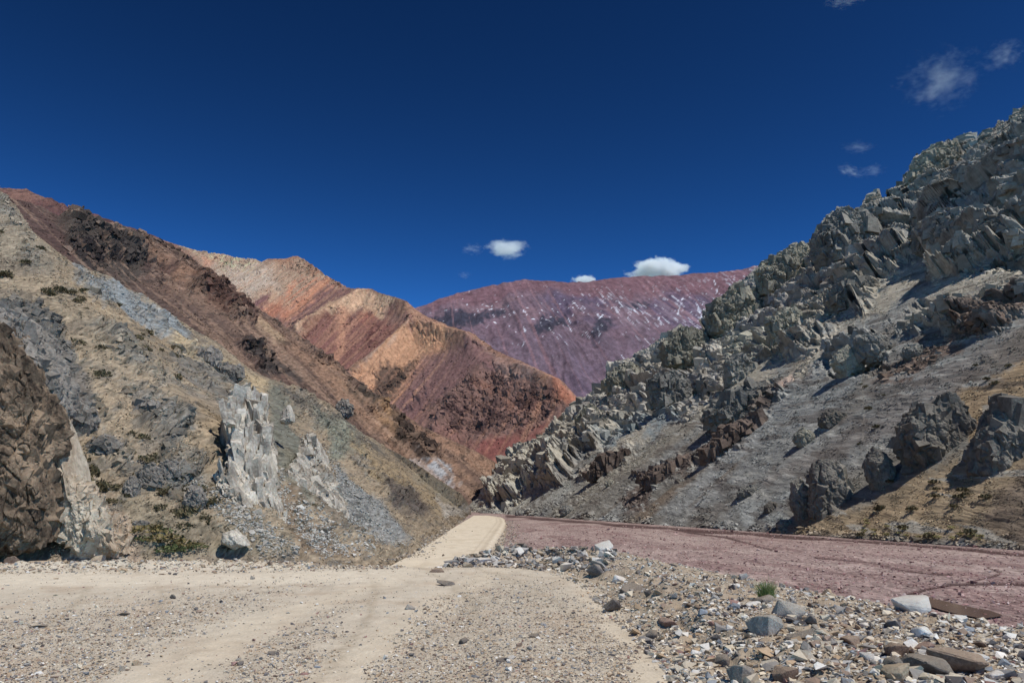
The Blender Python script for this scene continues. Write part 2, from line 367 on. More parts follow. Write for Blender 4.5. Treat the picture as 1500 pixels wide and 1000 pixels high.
# ================================================================== many coloured mountain
def colourful():
    SAT[0] = .72
    S = Slope(at(600, 600, 800), (-0.42, -0.9), 0.8, 1.3, 2.4)
    ridge = [(100, 300), (200, 338), (255, 357), (285, 366), (305, 371), (325, 371), (345, 377), (375, 380), (383, 384), (392, 379), (418, 379), (428, 376), (436, 375), (446, 380), (462, 391), (480, 405), (500, 417), (520, 428), (545, 436), (575, 447), (598, 456), (640, 474), (680, 492), (720, 512), (760, 535), (800, 557), (830, 573), (850, 588), (900, 640)]
    foot = [(100, 600), (400, 640), (700, 745), (900, 790)]
    def disp(PX, PY, A, B, P, t):
        e = sstep(1, .93, t)
        r = ridged((A + 40 * fbm(A / 150, B / 300, o=2, s=81)) / 120, B / 700, o=4, s=80)
        d = (r - .5) * 8 * e + fbm(A / 6, B / 9, o=4, s=82) * .8 + 2 * blocks(A / 9, B / 9, 0 * A, 87) * sstep(.1, .35, fbm(A / 40, B / 30, o=3, s=88))
        # the two crests that cross the face
        def crest(pts, wd, h):
            q = np.asarray(pts, float); D = np.full(PX.shape, 1e9)
            for k in range(len(q) - 1):
                ee = q[k + 1] - q[k]; tt = np.clip(((PX - q[k][0]) * ee[0] + (PY - q[k][1]) * ee[1]) / (ee @ ee), 0, 1)
                D = np.minimum(D, np.hypot(PX - q[k][0] - tt * ee[0], PY - q[k][1] - tt * ee[1]))
            return h * np.exp(-(D / wd) ** 1.3)
        d = d + crest([(600, 458), (560, 437), (530, 440), (490, 465), (440, 492)], 16, 16)
        d = d + crest([(690, 510), (640, 494), (605, 492), (560, 530), (510, 570)], 16, 18)
        d = d + crest([(820, 575), (760, 550), (710, 545), (670, 590), (640, 640)], 20, 14)
        rockm = np.maximum.reduce([sstep(-6, 8, sdf(q, PX, PY) + 8 * fbm(PX / 12, PY / 12, o=3, s=84)) for q in ROCKS3])
        d = d + rockm * (2.2 * bluff(P[..., 0] / 24, P[..., 2] / 24, P[..., 1] / 80, 85) + 2.2 * bluff(P[..., 0] / 9, P[..., 2] / 9, P[..., 1] / 30, 86))
        return d, None
    ROCKS3 = [[(630, 600), (690, 560), (730, 540), (790, 575), (835, 590), (800, 620), (740, 640), (690, 640), (640, 645)],
              [(420, 378), (450, 380), (500, 412), (530, 432), (505, 425), (450, 400), (425, 390)],
              [(285, 368), (340, 376), (383, 384), (376, 392), (320, 386)],
              [(555, 580), (600, 540), (615, 530), (610, 550), (575, 580), (560, 600)], [(590, 600), (625, 560), (635, 575), (610, 610)], [(600, 480), (640, 485), (660, 505), (640, 520), (610, 500)]]
    def paint(PX, PY, A, B, P):
        k = .86; SAT[0] = .77
        p = Painter(PX, PY, A, B, alb(126, 90, 76, k), 80, P)
        s1 = p.streaks(14, 400, -.1, .3, 1); s2 = p.streaks(8, 300, -.05, .2, 2); s3 = p.streaks(22, 400, 0, .3, 3)
        p.everywhere(alb(138, 94, 76, k), s1 * .6)
        # pale sulphur and white top left
        p.patch([(260, 350), (330, 366), (395, 378), (450, 378), (480, 410), (430, 440), (380, 470), (340, 440), (300, 400)], alb(162, 130, 102, k), 1, soft=10)
        p.patch([(310, 390), (390, 385), (410, 420), (370, 440), (340, 420)], alb(178, 156, 134, k), .8, soft=10, tex=.5 + .5 * p.clumps(12, -.2, .2, 14))
        p.patch([(270, 360), (380, 376), (375, 392), (350, 392), (300, 378)], alb(184, 176, 128, k), .8, tex=p.clumps(12, -.1, .3, 4))
        p.patch([(298, 376), (318, 378), (308, 392), (300, 392)], alb(184, 116, 84, k), .6, soft=6, warp=4)
        p.patch([(395, 378), (440, 374), (500, 412), (470, 410), (430, 396)], alb(148, 98, 68, k), .8)
        p.patch([(420, 385), (450, 380), (530, 432), (505, 430), (460, 410)], alb(152, 124, 98, k), .9, tex=p.clumps(14, -.2, .2, 5))
        # orange fan streaks
        p.patch([(425, 415), (470, 405), (500, 420), (475, 440), (420, 468), (385, 455)], alb(186, 120, 84, k), .85, tex=s2)
        p.patch([(370, 430), (400, 425), (430, 440), (420, 468), (400, 470)], alb(180, 138, 104, k), .6)
        p.patch([(420, 425), (436, 412), (412, 452), (395, 470), (386, 468)], alb(184, 112, 72, k), .65, soft=6, warp=5)
        p.patch([(470, 415), (482, 412), (440, 452), (418, 470), (412, 468)], alb(188, 118, 74, k), .65, soft=6, warp=5)
        p.patch([(388, 452), (420, 448), (418, 470), (400, 474), (385, 465)], alb(166, 92, 62, k), .65, soft=9)
        p.patch([(372, 445), (392, 432), (397, 440), (385, 456), (375, 455)], alb(112, 72, 72, k), .9, soft=4)
        # mauve brown face
        p.patch([(478, 418), (510, 424), (520, 435), (490, 450), (450, 478), (430, 475), (425, 468)], alb(124, 86, 78, k), .95, soft=5)
        p.patch([(425, 470), (500, 438), (505, 448), (440, 490), (430, 485)], alb(140, 104, 86, k), .8, tex=s2)
        # cream crest
        p.patch([(440, 492), (458, 470), (495, 448), (530, 434), (560, 440), (585, 455), (560, 462), (520, 458), (480, 475), (445, 500)], alb(186, 146, 108, k), .95, soft=5, rag=7)
        # dark red face
        p.patch([(447, 500), (480, 478), (525, 462), (575, 462), (592, 485), (560, 520), (515, 560), (480, 530)], alb(126, 80, 68, k), .98, soft=5)
        p.patch([(450, 490), (490, 470), (500, 470), (455, 495)], alb(96, 52, 44, k), .8, soft=4)
        p.patch([(500, 462), (512, 458), (508, 490), (495, 540), (484, 535), (496, 500)], alb(180, 122, 86, k), .75, soft=6, warp=6)
        p.patch([(530, 462), (545, 458), (560, 462), (540, 480)], alb(140, 82, 62, k), .6, soft=8)
        p.patch([(530, 505), (545, 480), (562, 470), (556, 490), (538, 512)], alb(84, 46, 42, k), .8, soft=4, tex=p.clumps(9, -.1, .2, 6))
        # right flank under the skyline
        p.patch([(575, 445), (640, 472), (720, 510), (840, 580), (800, 580), (700, 530), (620, 500)], alb(146, 104, 76, k), .85, soft=8)
        p.patch([(640, 474), (760, 533), (840, 578), (790, 572), (700, 520)], alb(120, 84, 62, k), .7, soft=7, tex=p.clumps(20, -.2, .3, 7))
        # ochre spur with fans
        p.patch([(510, 572), (550, 525), (590, 500), (620, 488), (655, 495), (650, 515), (610, 540), (570, 590), (535, 600)], alb(178, 126, 84, k), .95, soft=6)
        p.patch([(520, 548), (560, 512), (600, 490), (590, 505), (545, 545), (525, 560)], alb(176, 140, 112, k), .8, tex=s2, soft=5)
        p.patch([(515, 560), (560, 520), (585, 500), (575, 515), (530, 560)], alb(104, 78, 66, k), .8, tex=s3, soft=5)
        p.patch([(548, 585), (570, 545), (612, 528), (606, 545), (580, 575), (560, 600)], alb(82, 64, 54, k), .9, soft=6, rag=9)
        p.patch([(600, 520), (640, 510), (610, 560), (575, 600), (565, 600)], alb(176, 118, 76, k), .7, tex=s2)
        # plum and red lower right
        p.patch([(575, 600), (620, 545), (660, 515), (720, 520), (760, 545), (700, 560), (640, 600), (620, 640)], alb(112, 78, 74, k), .9, soft=9)
        p.patch([(590, 590), (640, 530), (660, 525), (610, 590)], alb(146, 104, 82, k), .6, tex=s2)
        p.patch([(630, 600), (690, 560), (730, 540), (790, 575), (840, 590), (800, 620), (740, 645), (690, 645), (640, 645)], alb(118, 86, 74, k), .95, soft=9, rag=9)
        p.patch([(690, 580), (730, 545), (780, 580), (840, 588), (800, 620), (720, 600)], alb(136, 90, 68, k), .6, tex=p.clumps(14, -.1, .3, 8))
        p.patch([(640, 600), (830, 580), (800, 640), (650, 640)], alb(66, 46, 46, k), .75, tex=p.clumps(13, .02, .25, 9))
        p.patch([(720, 520), (760, 540), (800, 565), (770, 575), (735, 548)], alb(138, 106, 92, k), .8)
        p.patch([(815, 575), (850, 585), (845, 600), (820, 595)], alb(170, 100, 66, k), .8, soft=5)
        p.patch([(690, 650), (780, 640), (820, 625), (760, 660), (725, 680), (690, 668)], alb(122, 66, 58, k), .9, soft=8)
        p.patch([(600, 620), (640, 640), (700, 650), (700, 690), (640, 660)], alb(124, 84, 72, k), .8)
        p.everywhere(alb(186, 132, 90, k), p.streaks(9, 260, .12, .4, 9) * .28)
        p.everywhere(alb(86, 60, 54, k), p.streaks(7, 160, .18, .45, 10) * .25)
        return p.finish(3.0, .2)
    hill('multicoloured_mountain', S, ridge, foot, 100, 900, 800, 420, paint, disp, terrain_mat('ochre_scree', 2.2, .5, var=.22), back=500, under=60)
colourful()

# ================================================================== brown ridge, second on the left
def brown():
    SAT[0] = .66
    S = Slope(at(400, 600, 300), (math.cos(R(20)), -math.sin(R(20))), 0.8, 2.6, 1)
    ridge = [(-400, 190), (-200, 235), (0, 287), (25, 294), (60, 305), (85, 318), (100, 306), (112, 303), (118, 312), (150, 324), (200, 340), (250, 357), (283, 381), (331, 411), (364, 441), (400, 465), (442, 493), (490, 525), (505, 540), (538, 567), (577, 594), (615, 622), (650, 640), (700, 665), (728, 680), (760, 705)]
    foot = [(-400, 600), (200, 640), (500, 720), (700, 770), (760, 780)]
    RK = [[(95, 310), (140, 320), (220, 350), (205, 395), (170, 380), (150, 400), (110, 375), (100, 350)],
          [(100, 360), (150, 375), (142, 392), (105, 378)],
          [(210, 380), (260, 400), (240, 420), (215, 395)],
          [(290, 400), (335, 412), (368, 450), (366, 480), (340, 475), (310, 440), (275, 425)],
          [(400, 470), (440, 495), (505, 542), (470, 530), (420, 495)],
          [(505, 548), (545, 580), (580, 605), (560, 605), (525, 580)], [(575, 612), (620, 640), (640, 668), (610, 660), (580, 640)], [(340, 505), (380, 510), (420, 550), (380, 545)]]
    def disp(PX, PY, A, B, P, t):
        rk = np.maximum.reduce([sstep(-6, 8, sdf(q, PX + 8 * fbm(PX / 30, PY / 30, o=2, s=102), PY) + 9 * fbm(PX / 10, PY / 10, o=3, s=101)) for q in RK])
        e = sstep(1, .9, t) * .7 + .3
        d = (ridged(A / 45, B / 300, o=3, s=103) - .5) * 9 * e + fbm(P[..., 0] / 1.6, P[..., 2] / 1.8, P[..., 1] / 9, o=4, s=104) * .5
        d = d + rk * (1.0 + 4.2 * bluff(P[..., 0] / 9, P[..., 2] / 9, P[..., 1] / 40, 105) + 1.7 * bluff(P[..., 0] / 3.4, P[..., 2] / 3.4, P[..., 1] / 14, 106))
        return d, None
    def paint(PX, PY, A, B, P):
        k = 1.12
        p = Painter(PX, PY, A, B, alb(112, 84, 68, k), 100, P)
        s1 = p.streaks(7, 120, -.1, .3, 1); s2 = p.streaks(3.5, 90, 0, .3, 2)
        p.everywhere(alb(140, 106, 80, k), s1 * .8); p.everywhere(alb(90, 68, 60, k), s2 * .5)
        p.patch([(-400, 180), (40, 290), (100, 340), (130, 420), (100, 390), (0, 320), (-400, 350)], alb(94, 68, 60, k), .95)
        p.patch([(85, 310), (240, 350), (230, 400), (180, 430), (130, 410), (90, 370)], alb(84, 72, 62, k), .95)
        p.patch([(100, 400), (250, 430), (380, 520), (470, 590), (420, 575), (200, 440)], alb(100, 76, 64, k), .9, tex=.5 + .5 * s1)
        p.patch([(100, 360), (155, 375), (142, 394), (105, 380)], alb(62, 52, 50, k), .9, soft=5)
        p.patch([(170, 340), (210, 380), (195, 392), (160, 370)], alb(72, 62, 56, k), .8, soft=5)
        p.patch([(200, 345), (258, 360), (285, 385), (330, 412), (370, 450), (330, 470), (270, 420), (230, 400)], alb(140, 98, 66, k), .9, tex=.35 + .65 * p.clumps(9, -.2, .2, 3))
        p.patch([(215, 380), (260, 400), (245, 420), (212, 392)], alb(92, 64, 54, k), .85, soft=6)
        p.patch([(280, 415), (335, 412), (368, 450), (366, 485), (335, 470), (300, 440)], alb(98, 64, 50, k), .9, soft=7, rag=9)
        p.patch([(230, 400), (250, 405), (330, 480), (420, 560), (440, 590), (400, 560), (310, 480)], alb(150, 112, 80, k), .6, tex=s2)
        p.patch([(370, 455), (400, 470), (510, 550), (600, 640), (690, 700), (650, 700), (540, 620), (420, 520), (380, 490)], alb(152, 110, 76, k), .85, tex=.5 + .5 * s1)
        p.patch([(380, 470), (420, 500), (400, 510), (375, 490)], alb(176, 142, 96, k), .7, soft=6)
        p.patch([(440, 500), (500, 545), (560, 600), (530, 590), (470, 540)], alb(160, 116, 76, k), .7, tex=p.clumps(7, -.2, .2, 4))
        p.patch([(320, 480), (400, 540), (500, 620), (620, 700), (560, 690), (440, 610), (340, 530)], alb(112, 80, 66, k), .8, tex=.4 + .6 * s2)
        p.patch([(340, 505), (382, 505), (430, 545), (445, 570), (400, 555), (360, 530)], alb(76, 66, 60, k), .9, soft=6)
        p.patch([(505, 548), (545, 580), (580, 605), (560, 605), (525, 580)], alb(72, 62, 52, k), .9, soft=6)
        p.patch([(545, 590), (575, 605), (590, 640), (560, 620)], alb(164, 118, 60, k), .75, soft=6)
        p.patch([(572, 610), (620, 640), (642, 670), (610, 662), (580, 640)], alb(70, 56, 46, k), .92, soft=6)
        p.patch([(580, 598), (640, 635), (730, 682), (720, 700), (660, 670), (610, 630)], alb(156, 112, 78, k), .85, soft=7)
        p.patch([(615, 660), (650, 680), (672, 702), (655, 700), (625, 680)], alb(160, 164, 168, k), .9, soft=4)
        p.patch([(225, 445), (300, 480), (360, 540), (330, 540), (270, 490)], alb(132, 102, 80, k), .5, tex=s2)
        p.everywhere(alb(74, 58, 50, k), p.clumps(4, .25, .45, 6) * .6)
        p.everywhere(alb(160, 122, 90, k), p.streaks(2.6, 90, .1, .35, 7) * .55)
        return p.finish(1.0, .3)
    hill('brown_ridge', S, ridge, foot, -400, 760, 900, 380, paint, disp, terrain_mat('brown_scree', .9, .5, var=.25), back=120, under=30)
brown()

# ================================================================== near tan hillside on the left
b1, b2 = ground(600, 800, -1.0), ground(688, 748.5, -1.4)
ld = (b2 - b1)[:2]; ld /= np.linalg.norm(ld)
S_side = Slope(b1, (ld[1], -ld[0]), 0.78, 3.2, 1)
f1_, f2_ = ground(0, 822, 0.0), ground(430, 814, 0.0)
fd = (f2_ - f1_)[:2]; fd /= np.linalg.norm(fd)
S_front = Slope(f1_, (fd[1], -fd[0]), 0.62)
def tan_depth(px, py):
    a, b = S_side.depth(px, py), S_front.depth(px, py)
    kk = 5.0; m = np.maximum(a, b); return m + kk * np.log(np.exp((a - m) / kk) + np.exp((b - m) / kk)) * .35
TAN_RIDGE = [(-500, -60), (-250, 110), (0, 288), (12, 298), (30, 316), (45, 340), (70, 360), (105, 382), (168, 413), (246, 458), (290, 488), (342, 524), (398, 558), (435, 566), (487, 594), (516, 624), (564, 655), (620, 686), (650, 705), (675, 722), (690, 745)]
TAN_FOOT = [(-500, 850), (0, 826), (300, 822), (430, 826), (520, 830), (575, 828), (615, 818), (650, 790), (680, 766), (690, 752)]
RK1 = [[(-60, 275), (5, 282), (40, 335), (45, 350), (20, 335), (-10, 310), (-60, 290)],
       [(30, 350), (60, 360), (52, 400), (35, 380)], [(100, 390), (170, 420), (160, 445), (110, 410)],
       [(170, 560), (230, 575), (285, 640), (240, 660), (190, 620)],
       [(130, 470), (180, 480), (210, 520), (250, 560), (230, 570), (160, 520)],
       [(225, 650), (290, 670), (300, 740), (250, 745), (230, 700)], [(140, 640), (190, 660), (205, 720), (170, 710)],
       [(250, 505), (300, 505), (340, 540), (360, 575), (300, 560), (260, 530)], [(400, 570), (440, 566), (520, 625), (560, 660), (500, 650), (430, 600)],
       [(550, 690), (600, 715), (625, 750), (580, 745), (560, 720)], [(80, 560), (130, 590), (140, 640), (100, 640)], [(-100, 430), (60, 460), (110, 540), (100, 560), (-100, 560)],
       [(480, 640), (560, 690), (540, 700), (490, 660)], [(180, 430), (240, 470), (240, 490), (200, 460)]]
def tanhill():
    def disp(PX, PY, A, B, P, t):
        dist = P[..., 1]
        wp = PX + 12 * fbm(PX / 30, PY / 30, o=3, s=122)
        rk = np.maximum.reduce([sstep(-7, 9, sdf(q, wp, PY) + 13 * fbm(PX / 11, PY / 11, o=3, s=121)) for q in RK1])
        sc = sstep(.2, .45, fbm(PX / 30, PY / 30, o=3, s=140)) * .4
        rk = np.maximum(rk, sc * sstep(520, 640, PY))
        d = (ridged(A / 9, B / 60, o=3, s=123) - .5) * 1.0 * sstep(0, .1, t) + fbm(P[..., 0] / .5, P[..., 2] / .5, P[..., 1] / 3, o=4, s=124) * .04
        X_, Z_, Y_ = P[..., 0], P[..., 2], P[..., 1]
        d = d + rk * (.1 + .42 * bluff(X_ / 1.8, Z_ / 1.8, Y_ / 9, 125) + .28 * bluff(X_ / .75, Z_ / .75, Y_ / 4, 126) + .09 * bluff(X_ / .3, Z_ / .3, Y_ / 1.6, 127))
        d = d + .14 * sstep(.16, .32, fbm(X_ / .9, Z_ / .9, Y_ / 5, o=3, s=129)) * bluff(X_ / .4, Z_ / .4, Y_ / 2, 128)
        return d * sstep(20, 60, dist + 25), None
    def paint(PX, PY, A, B, P):
        k = 1.12; SAT[0] = .85
        p = Painter(PX, PY, A, B, alb(152, 134, 108, k), 120, P)
        s1 = p.streaks(2.2, 30, -.1, .3, 1); s2 = p.streaks(.8, 16, 0, .3, 2)
        p.everywhere(alb(162, 142, 114, k), s1 * .7)
        p.everywhere(alb(122, 110, 94, k), p.clumps(3.5, 0.1, .45, 3) * .7)
        grey = alb(140, 132, 119, k); dk = alb(112, 105, 96, k)
        p.patch([(-300, 200), (10, 290), (50, 345), (100, 385), (80, 400), (20, 370), (-300, 300)], alb(136, 126, 108, k), .45)
        p.patch([(60, 360), (200, 450), (330, 560), (250, 520), (120, 430)], alb(166, 142, 108, k), .75, tex=.4 + .6 * s1)
        p.patch([(105, 382), (170, 415), (260, 470), (285, 505), (230, 490), (150, 440), (112, 400)], alb(138, 146, 148, k), .9, soft=6)
        p.patch([(250, 488), (290, 505), (345, 535), (400, 570), (380, 580), (320, 545), (270, 520), (250, 505)], alb(188, 164, 124, k), .95, soft=5)
        for q in RK1: p.patch(q, grey, .85, tex=.3 + .7 * p.clumps(1.4, -.15, .2, 4))
        p.patch([(-300, 420), (60, 455), (120, 560), (130, 640), (80, 640), (40, 560), (-300, 520)], dk, .9)
        p.patch([(130, 540), (250, 560), (320, 640), (300, 720), (200, 720), (140, 640)], alb(122, 117, 108, k), .5, tex=p.clumps(2, -.1, .25, 5))
        p.patch([(240, 510), (345, 545), (350, 600), (300, 620), (260, 560)], alb(118, 115, 109, k), .7, tex=p.clumps(2, -.3, .2, 15))
        p.patch([(390, 560), (420, 590), (440, 650), (460, 720), (440, 760), (410, 700), (395, 640)], alb(118, 118, 104, k), .9)
        p.patch([(455, 590), (520, 630), (535, 665), (490, 670), (470, 630)], alb(134, 136, 118, k), .85)
        p.patch([(400, 570), (460, 580), (540, 640), (620, 690), (560, 670), (470, 620)], alb(92, 88, 82, k), .8, tex=p.clumps(2.5, -.2, .2, 6))
        p.patch([(510, 640), (590, 690), (660, 725), (680, 745), (640, 760), (600, 740), (550, 700)], alb(162, 140, 104, k), .9, tex=.5 + .5 * s1)
        p.patch([(600, 690), (670, 720), (685, 745), (640, 730)], alb(150, 142, 122, k), .7)
        p.patch([(640, 730), (685, 742), (685, 758), (650, 765)], alb(176, 168, 156, k), .8, soft=5)
        p.patch([(560, 690), (600, 715), (628, 755), (600, 760), (570, 735)], alb(92, 82, 76, k), .85, soft=7)
        p.patch([(490, 680), (560, 740), (600, 790), (560, 805), (520, 770), (490, 720)], alb(138, 138, 134, k), .9)
        p.patch([(500, 720), (560, 780), (575, 806), (540, 800)], alb(170, 166, 156, k), .7, tex=s2)
        p.patch([(400, 700), (440, 740), (490, 790), (520, 815), (440, 815), (420, 770)], alb(132, 112, 88, k), .95)
        p.patch([(165, 720), (300, 760), (420, 800), (430, 820), (200, 820)], alb(142, 128, 104, k), .85)
        p.patch([(90, 690), (150, 720), (200, 790), (200, 820), (90, 820)], alb(170, 148, 124, k), .9)
        p.patch([(70, 730), (110, 745), (120, 790), (60, 815)], alb(112, 100, 88, k), .9)
        p.everywhere(alb(104, 100, 92, k), p.clumps(.9, .26, .44, 7) * .6)
        p.everywhere(alb(96, 88, 72, k), p.clumps(.35, .3, .45, 8) * .6)
        return p.finish(.2, .26)
    hill('tan_hillside', S_side, TAN_RIDGE, TAN_FOOT, -500, 690, 1000, 520, paint, disp, terrain_mat('tan_scree', .22, .55, var=.28), depth=tan_depth, back=25, under=3)
tanhill()

# ================================================================== grey rock hillside on the right
r1, r2 = ground(1500, 806, -1.5), ground(800, 757, -1.5)
rd = (r2 - r1)[:2]; rd /= np.linalg.norm(rd)
S_right = Slope(r1, (-rd[1], rd[0]), 0.76, 4.0, 1)
R_RIDGE = [(676, 742), (683, 730), (692, 717), (731, 678), (756, 657), (804, 631), (834, 601), (851, 584), (877, 571), (894, 541), (924, 532), (937, 515), (963, 502), (985, 484), (997, 474), (1012, 486), (1032, 484), (1035, 456), (1044, 443), (1075, 420), (1107, 393), (1143, 371), (1184, 360), (1196, 344), (1202, 328), (1218, 314), (1234, 303), (1254, 310), (1264, 330), (1267, 288), (1286, 279), (1291, 302), (1302, 298), (1312, 276), (1330, 262), (1338, 236), (1352, 222), (1368, 213), (1396, 206), (1408, 218), (1413, 196), (1425, 204), (1432, 210), (1440, 192), (1456, 190), (1462, 176), (1478, 178), (1484, 164), (1500, 157), (1700, 40), (2000, -60)]
R_FOOT = [(676, 752), (740, 753), (800, 758), (900, 764), (1000, 771), (1100, 778), (1200, 784), (1300, 791), (1400, 798), (1500, 807), (2000, 850)]
CLIFF = [[(834, 601), (894, 541), (997, 478), (1107, 393), (1233, 308), (1345, 231), (1500, 150), (1800, 0), (1800, 330), (1500, 345), (1420, 400), (1370, 405), (1345, 365), (1310, 400), (1285, 440), (1240, 455), (1200, 490), (1150, 520), (1110, 530), (1060, 520), (1050, 590), (990, 610), (940, 600), (920, 630), (880, 660), (855, 650)],
         [(700, 720), (756, 657), (834, 601), (860, 640), (830, 700), (780, 720), (740, 745)],
         [(1320, 480), (1370, 420), (1430, 400), (1500, 350), (1700, 320), (1700, 450), (1500, 460), (1440, 490), (1380, 480)],
         [(1150, 520), (1220, 490), (1300, 500), (1290, 540), (1230, 545), (1180, 540)], [(1030, 600), (1070, 575), (1120, 560), (1150, 575), (1090, 610), (1050, 630)]]
STRATA = [[(1025, 660), (1060, 640), (1110, 605), (1130, 610), (1090, 650), (1050, 678), (1030, 676)], [(1100, 600), (1170, 545), (1210, 520), (1220, 530), (1170, 570), (1120, 610)], [(855, 695), (880, 670), (925, 655), (920, 670), (880, 695), (860, 705)],
          [(930, 700), (980, 680), (1020, 665), (1010, 690), (950, 712)], [(1280, 560), (1340, 520), (1420, 470), (1500, 430), (1500, 460), (1420, 500), (1320, 560)], [(900, 730), (960, 712), (945, 745), (915, 755)]]
GULLY = [[(1350, 360), (1375, 385), (1330, 430), (1290, 460), (1230, 500), (1280, 440), (1320, 395)], [(1110, 520), (1135, 535), (1100, 580), (1060, 600), (1085, 560)], [(1500, 388), (1500, 428), (1400, 446), (1330, 440), (1380, 402), (1440, 396)], [(1000, 612), (1062, 592), (1112, 542), (1092, 530), (1040, 572)], [(1252, 462), (1292, 456), (1232, 510), (1160, 562), (1148, 546)], [(905, 640), (960, 618), (940, 650), (880, 690), (850, 700)]]
def righthill():
    def disp(PX, PY, A, B, P, t):
        wx = PX + 14 * fbm(PX / 40, PY / 40, o=3, s=161); wy = PY + 14 * fbm(PX / 40, PY / 40 + 30, o=3, s=162)
        f = fbm(PX / 12, PY / 12, o=3, s=163)
        g = np.maximum.reduce([sstep(-6, 8, sdf(q, wx, wy) + f * 6) for q in GULLY])
        cl = np.maximum.reduce([sstep(-10, 12, sdf(q, wx, wy) + f * 12) for q in CLIFF]) * (1 - g)
        st = np.maximum.reduce([sstep(-6, 6, sdf(q, wx, wy) + f * 9) for q in STRATA[:4]])
        edge = .35 + .65 * sstep(1, .96, t)
        sz = np.clip(P[..., 1] / 280, .35, 1.2)
        # bluffs: joint blocks with steep faces, stepping back up the slope
        X_, Z_, Y_ = P[..., 0], P[..., 2], P[..., 1]
        b1_ = bluff(X_ / 19, Z_ / 20, Y_ / 100, 165); b2_ = bluff(X_ / 7.5, Z_ / 8, Y_ / 40, 175); b3_ = bluff(X_ / 3.0, Z_ / 3.2, Y_ / 16, 185); xs = bluff(X_ / 1.3, Z_ / 1.3, Y_ / 7, 186)
        dY = cl * edge * (7 * fbm(X_ / 12, Z_ / 12, Y_ / 60, o=3, s=190))
        sm = bluff(X_ / 4.2, Z_ / 3.4, Y_ / 20, 167); med = bluff(X_ / 9, Z_ / 7, Y_ / 40, 166)
        fis = sstep(.07, 0, np.abs(vnoise(X_ / 6 + .4 * vnoise(X_ / 9, Z_ / 9, Y_ / 50, 192), Z_ / 26, Y_ / 60, 193))) + .7 * sstep(.06, 0, np.abs(vnoise(X_ / 14, Z_ / 4.5 + .3 * X_ / 6, Y_ / 60, 194)))
        d = cl * edge * (1.5 - 2.0 * fis + 6.0 * b1_ + 3.0 * b2_ + 1.25 * b3_ + .45 * xs + .2 * fbm(X_ / .9, Z_ / .9, Y_ / 5, o=3, s=173))
        d = d + st * (.6 + 1.2 * med + .6 * sm + .25 * xs) * sz
        scat = sstep(.15, .4, fbm(X_ / 9, Z_ / 7, Y_ / 40, o=3, s=169)) * (1 - cl) * (1 - g)
        d = d + scat * (.3 * sm + .3 * xs + .1) * sz
        d = d + (ridged(A / 10, B / 200, o=3, s=170) - .5) * .9 * (1 - cl) * sstep(0, .15, t) + fbm(X_ / .8, Z_ / .8, Y_ / 5, o=3, s=171) * .06
        return d * sstep(0, .03, t), dY
    def paint(PX, PY, A, B, P):
        k = .48; SAT[0] = .8
        p = Painter(PX, PY, A, B, alb(92, 88, 80, k), 160, P)
        s1 = p.streaks(9, 110, -.1, .3, 1); s2 = p.streaks(3.2, 60, 0, .3, 2)
        p.everywhere(alb(98, 98, 94, k), s1 * .8)
        p.everywhere(alb(84, 76, 66, k), s2 * .6)
        green = alb(120, 113, 99, k); grey = alb(110, 105, 98, k); bl = alb(104, 101, 96, k)
        for q in CLIFF: p.patch(q, green, .95, soft=10)
        p.patch(CLIFF[0], alb(134, 128, 116, k), .7, tex=p.clumps(26, -.1, .3, 3))
        p.patch(CLIFF[0], bl, .7, tex=p.clumps(34, 0, .3, 4))
        p.patch([(1230, 300), (1500, 140), (1800, 0), (1800, 500), (1480, 430), (1400, 450), (1330, 380)], alb(100, 98, 91, k), .8)
        p.patch([(690, 745), (760, 655), (835, 600), (860, 640), (820, 700), (760, 748)], alb(126, 120, 104, k), .8, tex=p.clumps(16, -.3, .2, 5))
        p.patch([(700, 735), (800, 680), (900, 660), (850, 720), (800, 750), (700, 752)], alb(118, 118, 110, k), .6, tex=p.streaks(6, 40, -.1, .2, 6))
        p.patch([(880, 640), (960, 590), (1000, 610), (940, 650), (890, 680)], alb(100, 108, 108, k), .8)
        p.patch([(1060, 490), (1130, 470), (1160, 530), (1100, 540), (1060, 530)], alb(124, 122, 106, k), .7)
        brown_ = alb(80, 68, 58, k)
        for q in STRATA: p.patch(q, alb(76, 64, 56, k), .9, soft=6)
        p.patch(STRATA[4], alb(92, 76, 64, k), .8, soft=8)
        # scree fans
        for q in GULLY: p.patch(q, alb(128, 120, 104, k), .9, soft=6)
        p.patch([(1110, 520), (1130, 530), (1000, 640), (880, 720), (820, 752), (800, 750), (900, 680), (1020, 600)], alb(112, 106, 92, k), .6)
        p.patch([(1260, 470), (1300, 520), (1180, 620), (1040, 740), (940, 765), (1000, 720), (1120, 610)], alb(104, 104, 100, k), .95, soft=9)
        p.patch([(1180, 560), (1260, 560), (1200, 640), (1120, 700), (1060, 720), (1100, 660)], alb(96, 96, 92, k), .9)
        p.patch([(1010, 700), (1100, 660), (1060, 710), (960, 765), (900, 762)], alb(96, 82, 66, k), .7, tex=s2)
        p.patch([(1420, 520), (1500, 470), (1800, 380), (1800, 560), (1500, 560), (1400, 590), (1300, 640), (1160, 700), (1100, 715), (1240, 630), (1340, 560)], alb(86, 72, 62, k), .85, tex=.4 + .6 * s2)
        p.patch([(1400, 575), (1500, 535), (1800, 480), (1800, 640), (1500, 640), (1380, 640)], alb(116, 96, 68, k), .9, soft=8)
        p.patch([(1260, 740), (1330, 700), (1500, 650), (1800, 640), (1800, 820), (1500, 800), (1300, 788), (1150, 780), (1180, 750)], alb(110, 94, 70, k), .95, soft=10)
        p.patch([(1430, 770), (1500, 680), (1800, 600), (1800, 820), (1500, 806)], alb(84, 72, 60, k), .8, soft=14)
